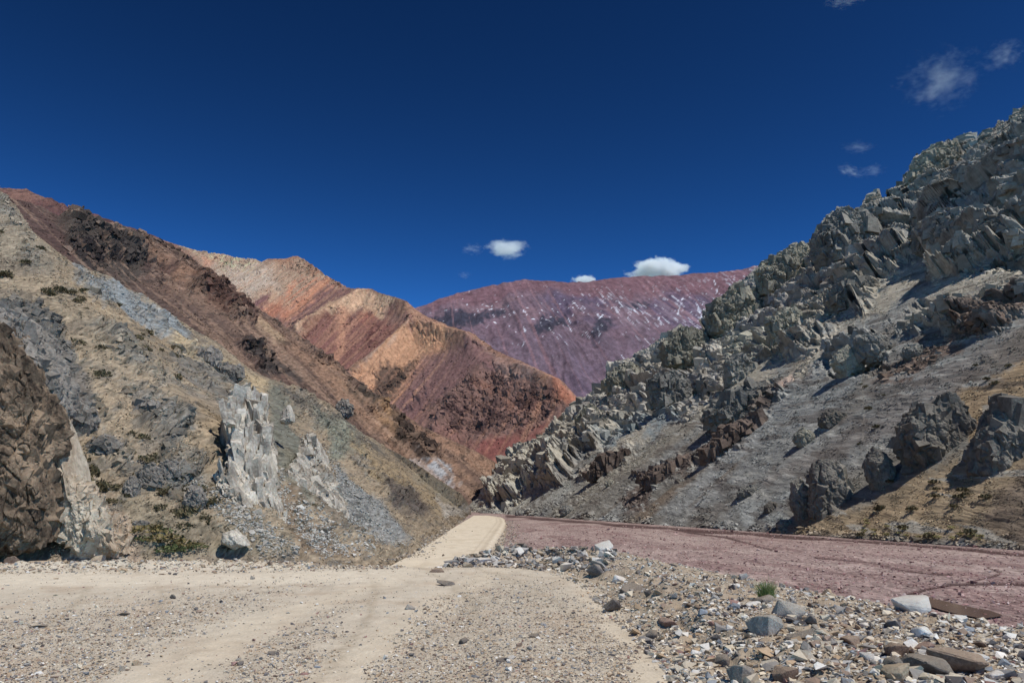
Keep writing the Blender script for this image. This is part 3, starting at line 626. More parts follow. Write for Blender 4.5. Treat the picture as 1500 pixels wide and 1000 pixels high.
        p.patch([(1240, 760), (1330, 735), (1400, 700), (1360, 740), (1270, 782)], alb(132, 108, 76, k), .7, tex=s1)
        p.patch([(1090, 740), (1170, 720), (1150, 770), (1090, 775)], alb(112, 114, 110, k), .8)
        p.everywhere(alb(122, 120, 112, k), p.clumps(1.6, .28, .42, 7) * .6)
        p.everywhere(alb(66, 58, 52, k), p.clumps(2.6, .25, .42, 8) * .55)
        p.patch([(1135, 558), (1160, 545), (1165, 560), (1140, 575)], alb(168, 144, 124, k), .9, soft=4, warp=5)
        return p.finish(.5, .22)
    hill('grey_rock_hillside', S_right, R_RIDGE, R_FOOT, 676, 1850, 1350, 700, paint, disp, terrain_mat('grey_rock', .8, .55, var=.26), back=60, under=4)
righthill()
SAT[0] = .85
# ================================================================== ground
def g2(pts, z): return np.array([ground(a, b, z)[:2] for a, b in pts])
FOOT = g2([(640, 832), (700, 829), (740, 828), (800, 836), (860, 858), (890, 885), (940, 925), (985, 970), (1010, 1000), (1040, 1070), (1060, 1200)], 0.0)
CREST = g2([(640, 809), (720, 806), (800, 802), (880, 806), (960, 818), (1050, 832), (1150, 850), (1250, 866), (1340, 884), (1420, 893), (1500, 905), (1650, 930), (1900, 990)], 0.3)
INB = np.concatenate([FOOT, [[3, 1.0], [60, 1.0], [60, 60], [FOOT[0][0], 60]]])
BEY = np.concatenate([CREST, [[60, 5], [60, 200], [CREST[0][0] - 1, 200]]])
def height(x, y):
    sf = sdf(INB, x, y); sc = sdf(BEY, x, y)
    h = -1.4 * np.maximum(sstep(22.6, 29, y) * sstep(.5, -.5, sc), sstep(26.5, 31, y))
    h = h + .05 * fbm(x / 3, y / 3, o=3, s=201) + .02 * fbm(x / .5, y / .5, o=3, s=202)
    # wheel ruts that sweep across the lot
    h = h - .03 * np.exp(-((x + 1.2 + .10 * (y - 8) - .8 * np.sin(y / 9)) / .35) ** 2) - .03 * np.exp(-((x - 1.5 - .02 * (y - 8)) / .35) ** 2)
    lump = .5 + fbm(x / 1.1, y / 1.1, o=4, s=203) * .9
    fade = sstep(40, 24, y) * sstep(-.105, -.055, x / y)
    h = h + sstep(0, 1.7, sf + .35 * fbm(x / .8, y / .8, o=2, s=204)) * fade * (.26 + .16 * lump) * (1 - .75 * sstep(1.5, 5.5, x))
    h = h + sstep(0, .5, sf) * fade * .09 * fbm(x / .35, y / .35, o=3, s=205)
    h = h - 2.6 * sstep(.2, 6.0, sc)
    # windrow along the left edge
    lw = np.exp(-((y - 22.6 - .16 * (x + 8)) / .8) ** 2) * sstep(-4.5, -6.5, x)
    h = h + lw * (.16 + .16 * fbm(x / .6, y / .6, o=3, s=206))
    return h
def make_lot():
    nu, nr = 900, 560
    u = np.linspace(-1.0, 1.25, nu); Y = np.exp(np.linspace(math.log(3.2), math.log(46), nr))
    U, YY = np.meshgrid(u, Y); X = U * YY
    H = height(X, YY)
    sf = sdf(INB, X, YY)
    PXc = 750 + F * U; PYc = HZ + F * 1.72 / YY
    k = 1.13
    c = np.zeros(X.shape + (3,)) + alb(206, 192, 168, k)
    n1 = fbm(X / 1.4, YY / 1.4, o=4, s=211); n2 = fbm(X / .12, YY / .12, o=3, s=212); n3 = fbm(X / 5, YY / 5, o=2, s=213)
    gr = gravel_density(X, YY)
    c = mixc(c, alb(196, 182, 158, k), gr * .75)
    c = mixc(c, alb(178, 165, 146, k), gr * sstep(0, .4, n2) * .6)
    c = mixc(c, alb(214, 202, 178, k), sstep(0, .4, n3) * .35 * (1 - gr))
    c = mixc(c, alb(180, 150, 118, k), sstep(.15, .45, n1) * .3)
    for xo, sl, am, wd in ((-1.2, .10, .8, .42), (-2.9, .06, .9, .38), (1.5, .02, 0, .4), (3.0, .03, 0, .36)):
        e = np.exp(-((X - xo - sl * (YY - 8) + am * np.sin(YY / 9) + .25 * n3) / wd) ** 2)
        c = mixc(c, alb(212, 196, 168, k), e * .7); c = mixc(c, alb(170, 154, 130, k), np.exp(-((X - xo - sl * (YY - 8) + am * np.sin(YY / 9) + .25 * n3 - wd * 1.5) / (wd * .35)) ** 2) * .25)
    for xo, sl, cv in ((-.4, .05, .012), (1.1, .05, .012), (-4.2, -.1, .02), (-5.7, -.1, .02), (2.6, .03, .004), (-2.0, .02, .01)):
        e = np.exp(-((X - xo - sl * (YY - 7) + cv * (YY - 7) ** 2 + .08 * n1) / .1) ** 2) * (.6 + .8 * n2)
        c = mixc(c, alb(176, 160, 134, k), np.clip(e, 0, 1) * .8)
    c = mixc(c, alb(176, 156, 130, k), sstep(.1, .5, fbm(X / .7, YY / .9, o=4, s=214)) * .35)
    # pale packed track across the far left of the lot
    d = np.abs(YY - (19.5 + .18 * (X + 6)))
    c = mixc(c, alb(222, 208, 182, k), sstep(2.6, .8, d + n1) * sstep(-1, -4, X) * .8)
    b = sstep(-.1, .5, sf)
    c = mixc(c, alb(164, 144, 118, k), b * .9)
    c = mixc(c, alb(140, 126, 108, k), b * sstep(0, .3, n1) * .5)
    c = mixc(c, alb(186, 172, 150, k), b * sstep(.1, .4, n2) * .5)
    c = mixc(c, alb(172, 150, 118, k), sstep(22, 23.5, YY) * sstep(-3, -5, X) * .7)
    V = np.stack([X, YY, H], -1).reshape(-1, 3)
    structure(mesh_arrays('gravel_lot', V, grid_faces(nr, nu), terrain_mat('lot_gravel', .03, .5, var=.16, ys=.45), c.reshape(-1, 3)))
def gravel_density(X, Y):
    U = X / Y; px = 750 + F * U; py = HZ + F * 1.7 / Y
    wx = px + 40 * fbm(X / 1.6, Y / 1.6, o=3, s=221); wy = py + 10 * fbm(X / 1.6 + 9, Y / 1.6, o=3, s=222)
    a = sstep(-14, 22, sdf([(500, 1200), (560, 960), (630, 870), (690, 845), (800, 842), (870, 880), (920, 940), (930, 1010), (940, 1200)], wx, wy))
    b = sstep(-14, 30, sdf([(-400, 900), (0, 878), (180, 868), (420, 842), (520, 838), (430, 870), (200, 960), (100, 1200), (-400, 1200)], wx, wy)) * .8
    c = sstep(-14, 30, sdf([(260, 1200), (330, 960), (480, 880), (560, 860), (500, 930), (430, 1200)], wx, wy)) * .7
    return np.clip(np.maximum.reduce([a, b, c]) + .12, 0, 1)
make_lot()
def sheet(name, half, z, mat):
    V = np.array([[-half, -half, z], [half, -half, z], [half, half, z], [-half, half, z]])
    return structure(mesh_arrays(name, V, [[0, 1, 2, 3]], mat, np.tile(alb(140, 110, 96, 1.1), (4, 1))))
sheet('ground', 30000, -9.0, terrain_mat('valley_floor', 5, .3))
def make_river():
    nu, nr = 620, 520
    u = np.linspace(-.45, 1.6, nu); Y = np.exp(np.linspace(math.log(7), math.log(460), nr))
    U, YY = np.meshgrid(u, Y); X = U * YY
    Z = -1.5 + .05 * fbm(X / 4, YY / 9, o=4, s=231) + .02 * fbm(X / .6, YY / .6, o=3, s=232)
    k = 1.13
    c = np.zeros(X.shape + (3,)) + alb(158, 134, 126, k)
    c = mixc(c, alb(172, 150, 140, k), sstep(-.05, .3, fbm(X / 6, YY / 12, o=4, s=233)) * .85)
    c = mixc(c, alb(140, 112, 106, k), sstep(.05, .3, fbm(X / 3, YY / 16, o=4, s=234)) * .8)
    c = mixc(c, alb(184, 160, 148, k), sstep(.25, .45, fbm(X / .3, YY / .4, o=3, s=235)) * .5)
    # channels cut and still damp
    px = 750 + F * U; py = HZ + F * 3.2 / YY
    wv = fbm(X / 5, YY / 14, o=3, s=236)
    for line, wd in (([(742, 755), (800, 759.5), (900, 767), (1000, 774), (1100, 780.5), (1200, 787), (1300, 793.5), (1400, 801), (1500, 810), (1700, 826)], 1.9), ([(980, 774), (1060, 785), (1100, 797), (1120, 801)], 1.0), ([(1180, 812), (1260, 820), (1300, 829), (1370, 834)], 1.0), ([(1390, 846), (1440, 832), (1420, 824)], .8), ([(1300, 862), (1360, 850), (1450, 846), (1500, 850)], 2.0)):
        for i in range(len(line) - 1):
            a, b_ = np.array(line[i], float), np.array(line[i + 1], float); e = b_ - a
            x, y = px, py + wv * 2.0
            t = np.clip(((x - a[0]) * e[0] + (y - a[1]) * e[1]) / (e @ e), 0, 1); dd = np.hypot(x - a[0] - t * e[0], (y - a[1] - t * e[1]))
            m = sstep(wd * 1.5, wd * .5, dd + wv * 1.2)
            c = mixc(c, alb(84, 62, 58, k), m * .92); Z = Z - .06 * m
    structure(mesh_arrays('riverbed', np.stack([X, YY, Z], -1).reshape(-1, 3), grid_faces(nr, nu), terrain_mat('river_shingle', .12, .6, var=.3, spot=.13, ys=.35), c.reshape(-1, 3)))
make_river()
def make_road():
    Lp = [(560, 835, -1.0), (606, 810, -1.1), (640, 790, -1.12), (662, 774, -1.14), (680, 763, -1.18), (690, 757.5, -1.22), (694, 754.5, -1.3)]
    Rp = [(700, 835, -1.0), (713, 806, -1.1), (723, 790, -1.12), (733, 775, -1.14), (739, 765, -1.18), (735, 757.5, -1.22), (715, 754.5, -1.3)]
    def dens(P):
        q = np.array([ground(*p) for p in P]); t = np.linspace(0, len(q) - 1, 160)
        r = np.stack([np.interp(t, np.arange(len(q)), q[:, i]) for i in range(3)], -1)
        for _ in range(12): r[1:-1] = (r[:-2] + 2 * r[1:-1] + r[2:]) / 4
        return r
    A_, B_ = dens(Lp), dens(Rp); m = 46
    s = np.linspace(0, 1, m)
    G = A_[:, None] * (1 - s)[None, :, None] + B_[:, None] * s[None, :, None]
    out = (B_ - A_); out /= np.linalg.norm(out, axis=1)[:, None]
    L2 = A_ - out * 1.2 - np.array([0, 0, .55]); R2 = B_ + out * 1.5 - np.array([0, 0, .7])
    G = np.concatenate([L2[:, None], (A_ * .6 + L2 * .4)[:, None], G, (B_ * .6 + R2 * .4)[:, None], R2[:, None]], 1)
    ss = np.concatenate([[-.2, -.1], s, [1.1, 1.2]])[None, :] + 0 * G[..., 0]
    n = fbm(G[..., 0] / 1.2, G[..., 1] / 4, o=4, s=241)
    G[..., 2] += .03 * n + .05 * np.exp(-((ss - .97) / .03) ** 2) * (.5 + n)
    k = 1.13; c = np.zeros(G.shape) + alb(222, 206, 178, k)
    c = mixc(c, alb(206, 188, 158, k), sstep(0, .4, n) * .6)
    c = mixc(c, alb(190, 172, 144, k), (np.exp(-((ss - .92) / .04) ** 2) + np.exp(-((ss - .82) / .02) ** 2)) * .5)
    c = mixc(c, alb(176, 156, 130, k), sstep(1.0, 1.06, ss) + sstep(0, -.06, ss))
    structure(mesh_arrays('dirt_road', G.reshape(-1, 3), grid_faces(G.shape[0], G.shape[1]), terrain_mat('road_dust', .08, .4, var=.12, ys=.3), c.reshape(-1, 3)))
make_road()
def water_mat():
    m = bpy.data.materials.new('muddy_water'); m.use_nodes = True; nt = m.node_tree; b = nt.nodes['Principled BSDF']
    b.inputs['Base Color'].default_value = (*alb(122, 94, 82, 1.2), 1); b.inputs['Roughness'].default_value = 0.12; b.inputs['Specular IOR Level'].default_value = .4
    n = node(nt, 'ShaderNodeTexNoise'); n.inputs['Scale'].default_value = 2.5; bp = node(nt, 'ShaderNodeBump'); bp.inputs['Strength'].default_value = .08
    nt.links.new(n.outputs['Fac'], bp.inputs['Height']); nt.links.new(bp.outputs[0], b.inputs['Normal']); return m
def puddle(poly, z):
    P = np.array([ground(a, b, z) for a, b in poly]); n = len(P); t = np.linspace(0, n, 120, endpoint=False)
    Q = np.stack([np.interp(t, np.arange(n + 1), np.append(P[:, i], P[0, i])) for i in range(3)], -1)
    for _ in range(3): Q = (np.roll(Q, 1, 0) + 2 * Q + np.roll(Q, -1, 0)) / 4
    Q[:, 0] += .12 * fbm(t / 2.5, 0 * t + 3, o=3, s=251); Q[:, 1] += .3 * fbm(t / 2.5, 0 * t + 8, o=3, s=252)
    c = Q.mean(0); V = np.concatenate([Q, c[None]]); i = np.arange(120)
    structure(mesh_arrays('water', V, np.stack([i, (i + 1) % 120, 0 * i + 120], -1), water_mat()))
puddle([(1345, 872), (1362, 875), (1395, 883), (1425, 889), (1452, 893), (1468, 900), (1440, 906), (1390, 896), (1350, 884)], -1.455)

# ================================================================== outcrops and boulders
M_BROWN = rock_mat('brown_crag_rock', alb(48, 39, 31, .8), alb(124, 104, 82, .8), .6)
M_DARK = rock_mat('dark_grey_rock', alb(98, 92, 84, .85), alb(132, 123, 112, .85), .8)
M_CREAM = rock_mat('cream_rock', alb(176, 150, 120, .95), alb(206, 190, 164, .95), .9)
M_WHITE = rock_mat('white_rock', alb(142, 130, 114, .95), alb(204, 193, 174, .95), .5, var=.3)
M_KNOB = rock_mat('grey_knob_rock', alb(90, 85, 78, .8), alb(118, 112, 101, .8), 2.0)
M_CRAG = rock_mat('grey_green_rock', alb(110, 106, 93, .68), alb(138, 133, 116, .68), 8.0)
M_CRAG2 = rock_mat('blue_grey_rock', alb(92, 90, 85, .68), alb(120, 117, 108, .68), 8.0)
M_STRATA = rock_mat('brown_strata_rock', alb(74, 62, 54, .7), alb(98, 84, 74, .7), 3.0)
def outline_rock(name, poly, Y, thick, mat, cell=.35, amp=.16, seed=1, res=1.0, box=.62, lean=0.0, parent=None, groove=0.0, push=0.0, drape=None, fine=1.0, fis=0.0, clad=None):
    """a solid rock body: a traced girth, real depth front and back, fractured surface"""
    P = np.array([at(a, b, Y)[[0, 2]] for a, b in poly])
    ar = 0.5 * np.sum(P[:, 0] * np.roll(P[:, 1], -1) - np.roll(P[:, 0], -1) * P[:, 1])
    cr = P[:, 0] * np.roll(P[:, 1], -1) - np.roll(P[:, 0], -1) * P[:, 1]
    cx = np.sum((P[:, 0] + np.roll(P[:, 0], -1)) * cr) / (6 * ar); cz = np.sum((P[:, 1] + np.roll(P[:, 1], -1)) * cr) / (6 * ar)
    nt_, nf = int(200 * res), int(130 * res)
    th = np.linspace(-math.pi, math.pi, nt_, endpoint=False); rr = np.zeros(nt_)
    dx, dz = np.cos(th), np.sin(th)
    for i in range(len(P)):
        a, b = P[i] - (cx, cz), P[(i + 1) % len(P)] - (cx, cz); e = b - a
        den = dx * e[1] - dz * e[0]; den = np.where(np.abs(den) < 1e-9, 1e-9, den)
        t = (a[0] * e[1] - a[1] * e[0]) / den; q = (a[0] * dz - a[1] * dx) / den
        ok = (t > 0) & (q >= -1e-6) & (q <= 1 + 1e-6); rr = np.where(ok, np.maximum(rr, t), rr)
    rm = math.sqrt(abs(ar) / math.pi)
    ph = np.linspace(0, math.pi, nf + 2)[1:-1]; TT, FF = np.meshgrid(th, ph)
    rho = np.sin(FF) ** box; dc = np.sign(np.cos(FF)) * np.abs(np.cos(FF)) ** .8
    X = rr[None] * rho * np.cos(TT); Z = rr[None] * rho * np.sin(TT); D = -thick * dc
    N = np.stack([.55 * np.sin(FF) * np.cos(TT), -np.cos(FF) / (np.abs(np.cos(FF)) + .3), .55 * np.sin(FF) * np.sin(TT)], -1)
    s = 1.0 / (cell * rm * 2)
    o_ = seed * 7.31
    d = bluff(X * s + o_ + .25 * Z * s, D * s, Z * s * .72, seed) * .8 + bluff(X * s * 2.7 + o_, D * s * 2.7, Z * s * 2.0, seed + 1) * .3 * fine + bluff(X * s * 7 + o_, D * s * 7, Z * s * 6, seed + 2) * .12 * fine + fbm(X * s * 12, D * s * 12, Z * s * 12, o=2, s=seed) * .05
    if fis: d = d - fis * (sstep(.08, 0, np.abs(vnoise(X * s * .9 + .3 * Z * s + o_, D * s * .9, Z * s * .6, seed + 60))) + .6 * sstep(.08, 0, np.abs(vnoise(X * s * 2 + o_, D * s * 2, Z * s * 1.6 - X * s, seed + 61))))
    if groove: d = d + groove * (ridged(X * s * 2.2 + .8 * fbm(X * s, D * s, Z * s, o=2, s=seed), D * s * 2.2, Z * s * .35, o=3, s=seed + 5) - .6)
    amp_ = amp * rm * 2
    if drape is not None:
        sx = 750 + F * (cx + X) / Y; py_ = np.interp(cz + Z, [P[:, 1].min(), P[:, 1].max()], [max(q[1] for q in poly), min(q[1] for q in poly)])
        dd_ = drape[0](sx, py_); dd_ = np.clip(drape[1] * (dd_ - np.median(dd_)), -6, 8)
    Q = np.stack([cx + X, Y + push + D + lean * (cz + Z - P[:, 1].min()), cz + Z], -1) + N * (d * amp_)[..., None]
    if drape is not None:      # the girth is laid back along the slope it grows out of
        Q = Q + (Q - CAM) * (dd_ / Y)[..., None]
    V = np.concatenate([Q.reshape(-1, 3), Q[0].mean(0)[None], Q[-1].mean(0)[None]])
    f = []
    i = np.arange((nf - 1) * nt_); r, c = i // nt_, i % nt_; a = r * nt_ + c; b = r * nt_ + (c + 1) % nt_
    f = np.concatenate([np.stack([a, b, b + nt_], -1), np.stack([a, b + nt_, a + nt_], -1)])
    j = np.arange(nt_); n0 = nf * nt_
    f = np.concatenate([f, np.stack([(j + 1) % nt_, j, 0 * j + n0], -1), np.stack([(nf - 1) * nt_ + j, (nf - 1) * nt_ + (j + 1) % nt_, 0 * j + n0 + 1], -1)])
    if clad:                   # joint blocks grown out of the body: (count, size in metres, frame, jitter, aspect)
        rg = np.random.default_rng(seed + 9); front = np.where((FF < 2.0).ravel())[0]; w_ = np.sin(FF.ravel()[front]) * rr[np.tile(np.arange(nt_), nf)[front]]
        k_ = rg.choice(front, clad[0], p=w_ / w_.sum()); Pk = Q.reshape(-1, 3)[k_]; cen_ = Q.reshape(-1, 3).mean(0); Pk = Pk + (cen_ - Pk) * .1 + np.array([0, clad[1] * .22, 0])
        sV, sF = shards(Pk, np.clip(rg.lognormal(math.log(clad[1]), .45, clad[0]), clad[1] * .4, clad[1] * 2.2), clad[2], clad[3], clad[4], seed + 10)
        f = np.concatenate([f[:, ::-1], sF + len(V)])[:, ::-1]; V = np.concatenate([V, sV])
    base = np.array([cx, Y + float(np.mean(push)), P[:, 1].min()])
    o = mesh_arrays(name, V, f[:, ::-1], mat, loc=base)
    if parent is not None:
        o.parent = parent; o.location = base - np.array(parent.location)
    return o
def ell(cx, cy, w_, h_, n=14, j=.12, seed=0):
    r = np.random.default_rng(seed); t = np.linspace(0, 2 * math.pi, n, endpoint=False)
    return [(cx + .5 * w_ * math.cos(a) * (1 + j * r.normal()), cy + .5 * h_ * math.sin(a) * (1 + j * r.normal())) for a in t]
def thing(name, label, cat, loc, group=None):
    o = bpy.data.objects.new(name, None); COL.objects.link(o); o.location = loc; o.empty_display_size = .3
    return tag(o, label, cat, group)
G_ = 'pale rock outcrops on the tan hillside'
t = thing('rock_crag', 'tall dark brown crag standing at the left edge of the road', 'crag', ground(20, 812, 0))
outline_rock('crag_foot', [(-80, 500), (-40, 478), (0, 470), (28, 498), (44, 540), (64, 580), (72, 620), (66, 680), (72, 740), (66, 795), (40, 812), (-80, 815)], 24.6, 2.0, M_BROWN, .2, .1, 301, 2.0, fis=.4, parent=t, clad=(900, .22, (.1, .22, .3), .34, (.9, 1, 1.4)))
outline_rock('crag_crown', [(-90, 470), (-30, 440), (10, 455), (48, 478), (72, 515), (88, 560), (82, 610), (40, 625), (-40, 620), (-90, 600)], 26.0, 2.2, M_DARK, .17, .1, 304, 2.0, fis=.3, parent=t, clad=(900, .24, (.1, .35, .3), .25, (.9, 1, 1.2)))
tag(outline_rock('rock_fin', [(86, 650), (88, 612), (96, 606), (103, 640), (110, 690), (140, 735), (172, 780), (190, 812), (130, 816), (104, 800), (96, 770), (90, 700)], 26.2, .8, M_CREAM, .3, .12, 307, 1.4, groove=.5, clad=(620, .17, (.1, .25, .4), .3, (.7, .9, 1.6))), 'cream and rust rock fin just right of the dark roadside crag', 'rock fin', G_)
t = thing('white_rock_spire', 'tall white ribbed rock spire leaning out of the tan slope', 'rock spire', ground(405, 812, 0))
outline_rock('spire_head', [(344, 600), (352, 590), (362, 586), (376, 592), (385, 612), (391, 650), (396, 700), (386, 724), (366, 705), (350, 664), (342, 625)], 36, 2.0, M_WHITE, .2, .12, 311, 1.6, fis=.5, parent=t, groove=.6, clad=(420, .42, (.05, -.12, .3), .16, (.45, .8, 2.2)), drape=(tan_depth, .35))
outline_rock('spire_foot', [(328, 706), (338, 682), (354, 664), (384, 690), (402, 735), (417, 770), (421, 806), (404, 806), (382, 776), (362, 752), (336, 730)], 32, 1.6, M_WHITE, .18, .13, 313, 1.6, fis=.5, parent=t, groove=.6, clad=(360, .3, (.05, -.35, .3), .2, (.5, .9, 1.9)), drape=(tan_depth, .35))
outline_rock('spire_arm', [(272, 668), (290, 672), (312, 688), (330, 700), (336, 722), (318, 712), (296, 692), (276, 680)], 39, .8, M_WHITE, .3, .16, 316, .9, parent=t, clad=(140, .3, (.1, -.8, .3), .3, (.7, .9, 1.5)), drape=(tan_depth, .4))
outline_rock('spire_ledge', [(328, 619), (340, 615), (345, 622), (334, 626)], 32.8, .3, M_WHITE, .5, .1, 317, .4, parent=t)
tag(outline_rock('white_rock_slab', [(450, 640), (458, 638), (466, 654), (478, 692), (494, 730), (510, 776), (530, 806), (508, 802), (478, 776), (452, 744), (428, 708), (432, 688), (446, 668)], 42.0, 2.6, M_WHITE, .15, .1, 319, 1.6, fis=.4, groove=.4, clad=(420, .26, (.1, -.4, .3), .3, (.8, 1, 1.2)), drape=(tan_depth, .5)), 'broad white slab of rock with a pointed top right of the tall white spire', 'rock slab', G_)
tag(outline_rock('white_outcrop', [(411, 620), (416, 600), (424, 592), (430, 606), (431, 618), (420, 622)], 50, .6, M_WHITE, .5, .14, 322, .6), 'small white rock knob on the slope above the white slab', 'outcrop', G_)
tag(outline_rock('white_boulder', [(326, 796), (330, 780), (344, 775), (358, 786), (364, 799), (345, 803)], 27.5, .5, M_WHITE, .4, .13, 324, .7), 'squat white boulder on the sandy apron left of the tall spire', 'boulder', G_)
GK = 'grey bedrock knobs on the tan hillside'
for i, (x, y, w_, h_, wh) in enumerate([(110, 615, 52, 60, 'beside the dark roadside crag'), (152, 655, 44, 28, 'beneath an olive shrub above the cream fin'), (220, 700, 34, 42, 'in the middle of the lower slope'), (193, 716, 22, 34, 'low above the cream fin'), (284, 732, 30, 46, 'left below the tall white spire'), (248, 690, 36, 30, 'on the mid slope between two shrubs'), (216, 600, 40, 26, 'on the upper mid slope'), (305, 525, 36, 30, 'under the cream ledge of the hill crest'), (335, 548, 40, 28, 'on the hill crest above the tall spire'), (505, 600, 24, 26, 'on the hill crest right of the white slab'), (205, 770, 26, 12, 'flat on the apron beside the yellow bushes')]):
    Yd = float(tan_depth(x, y + h_ * .4))
    tag(outline_rock('rock_outcrop', ell(x, y, w_, h_, seed=330 + i), Yd, mpp(Yd) * w_ * .35, M_DARK, .32, .14, 330 + i, .7, push=.1, clad=(140, mpp(Yd) * w_ * .12, (.1, .3, .2), .3, (.9, 1, 1.1))), 'grey fractured rock outcrop ' + wh, 'outcrop', GK)
# right hillside
def on_right(x, y): return float(S_right.depth(x, y))
RIGHT = [('rock_tower', [(1318, 640), (1325, 612), (1345, 597), (1372, 600), (1384, 573), (1398, 583), (1412, 610), (1422, 640), (1428, 664), (1420, 690), (1390, 692), (1340, 688), (1322, 668)], M_KNOB, 'massive grey knobbly rock tower with a shaded hollow front', .34),
         ('rock_tower', [(1428, 690), (1432, 640), (1450, 612), (1464, 580), (1476, 584), (1482, 606), (1530, 612), (1545, 650), (1500, 690), (1466, 704), (1436, 704)], M_KNOB, 'grey knobbly rock tower at the right edge with a nipple top', .34),
         ('rock_tower', [(1187, 695), (1198, 673), (1222, 673), (1237, 698), (1250, 735), (1252, 766), (1215, 770), (1192, 768), (1186, 730)], M_KNOB, 'rounded grey rock tower standing above the riverbed edge', .34),
         ('rock_pillar', [(1157, 740), (1160, 706), (1171, 697), (1182, 715), (1189, 748), (1187, 768), (1170, 766)], M_KNOB, 'slim grey rock pillar leaning against the rounded tower', .36),
         ('rock_pillar', [(1266, 676), (1278, 655), (1298, 666), (1310, 690), (1306, 716), (1286, 722), (1272, 704)], M_KNOB, 'grey leaning rock tooth between the two larger towers', .36),
         ('boulder', ell(1177, 642, 27, 28, seed=3), M_CRAG, 'pale round boulder alone on the dark scree slope', .36),
         ('boulder', ell(1219, 614, 40, 28, seed=4), M_KNOB, 'dark lumpy boulder uphill of the pale round one', .4),
         ('boulder', ell(1243, 530, 46, 44, seed=5), M_CRAG, 'large round boulder under the cliffs beside a scree gully', .4),
         ('boulder', ell(1278, 510, 50, 44, seed=6), M_CRAG2, 'large cracked boulder touching the round one under the cliffs', .4),
         ('boulder', ell(1338, 516, 34, 24, seed=7), M_CRAG2, 'dark squat boulder high on the brown scree', .4),
         ('boulder', ell(1130, 745, 22, 20, seed=8), M_KNOB, 'small grey boulder above the riverbed left of the slim pillar', .4),
         ('boulder', ell(1098, 722, 34, 18, seed=9), M_CRAG2, 'low grey ledge boulder on the foot of the scree', .4),
         ('boulder', ell(1150, 770, 28, 16, seed=10), M_KNOB, 'flat grey boulder at the riverbed edge below the slim pillar', .4),
         ('boulder', ell(830, 748, 22, 16, seed=11), M_CRAG2, 'blue grey block at the foot of the slope far up the riverbed', .4),
         ('boulder', ell(765, 752, 22, 9, seed=12), M_CRAG2, 'flat blue grey block where the river bends away', .4),
         ('boulder', ell(893, 708, 14, 10, seed=13), M_CRAG, 'small pale block lying on the mid scree', .4),
         ('boulder', ell(715, 752, 26, 8, seed=14), M_CRAG2, 'blue grey rubble block at the far end of the road', .4),
         ('boulder', ell(1375, 798, 20, 10, seed=15), M_KNOB, 'grey boulder on the far river bank under the large tower', .4)]
for i, (nm, poly, mt, lab, th_) in enumerate(RIGHT):
    q = np.array(poly); w_ = np.ptp(q[:, 0]); Yd = on_right(q[:, 0].mean(), q[:, 1].max() - 2) + (4.0 if w_ > 60 else 1.2)
    big = w_ > 60
    tag(outline_rock(nm, poly, Yd, mpp(Yd) * w_ * (.36 if big else .42), mt, .28 if big else .3, .12 if big else .14, 400 + 4 * i, 1.7 if w_ > 40 else .7, box=.7, push=0.0, fine=.7, fis=.12, clad=(int(80 + w_ * 3), mpp(Yd) * w_ * .08, (.1, -.15, .2), .35, (.9, 1, 1.2))), lab, 'rock tower' if 'tower' in nm else 'rock pillar' if 'pillar' in nm else 'boulder', 'rock towers and boulders on the grey hillside')
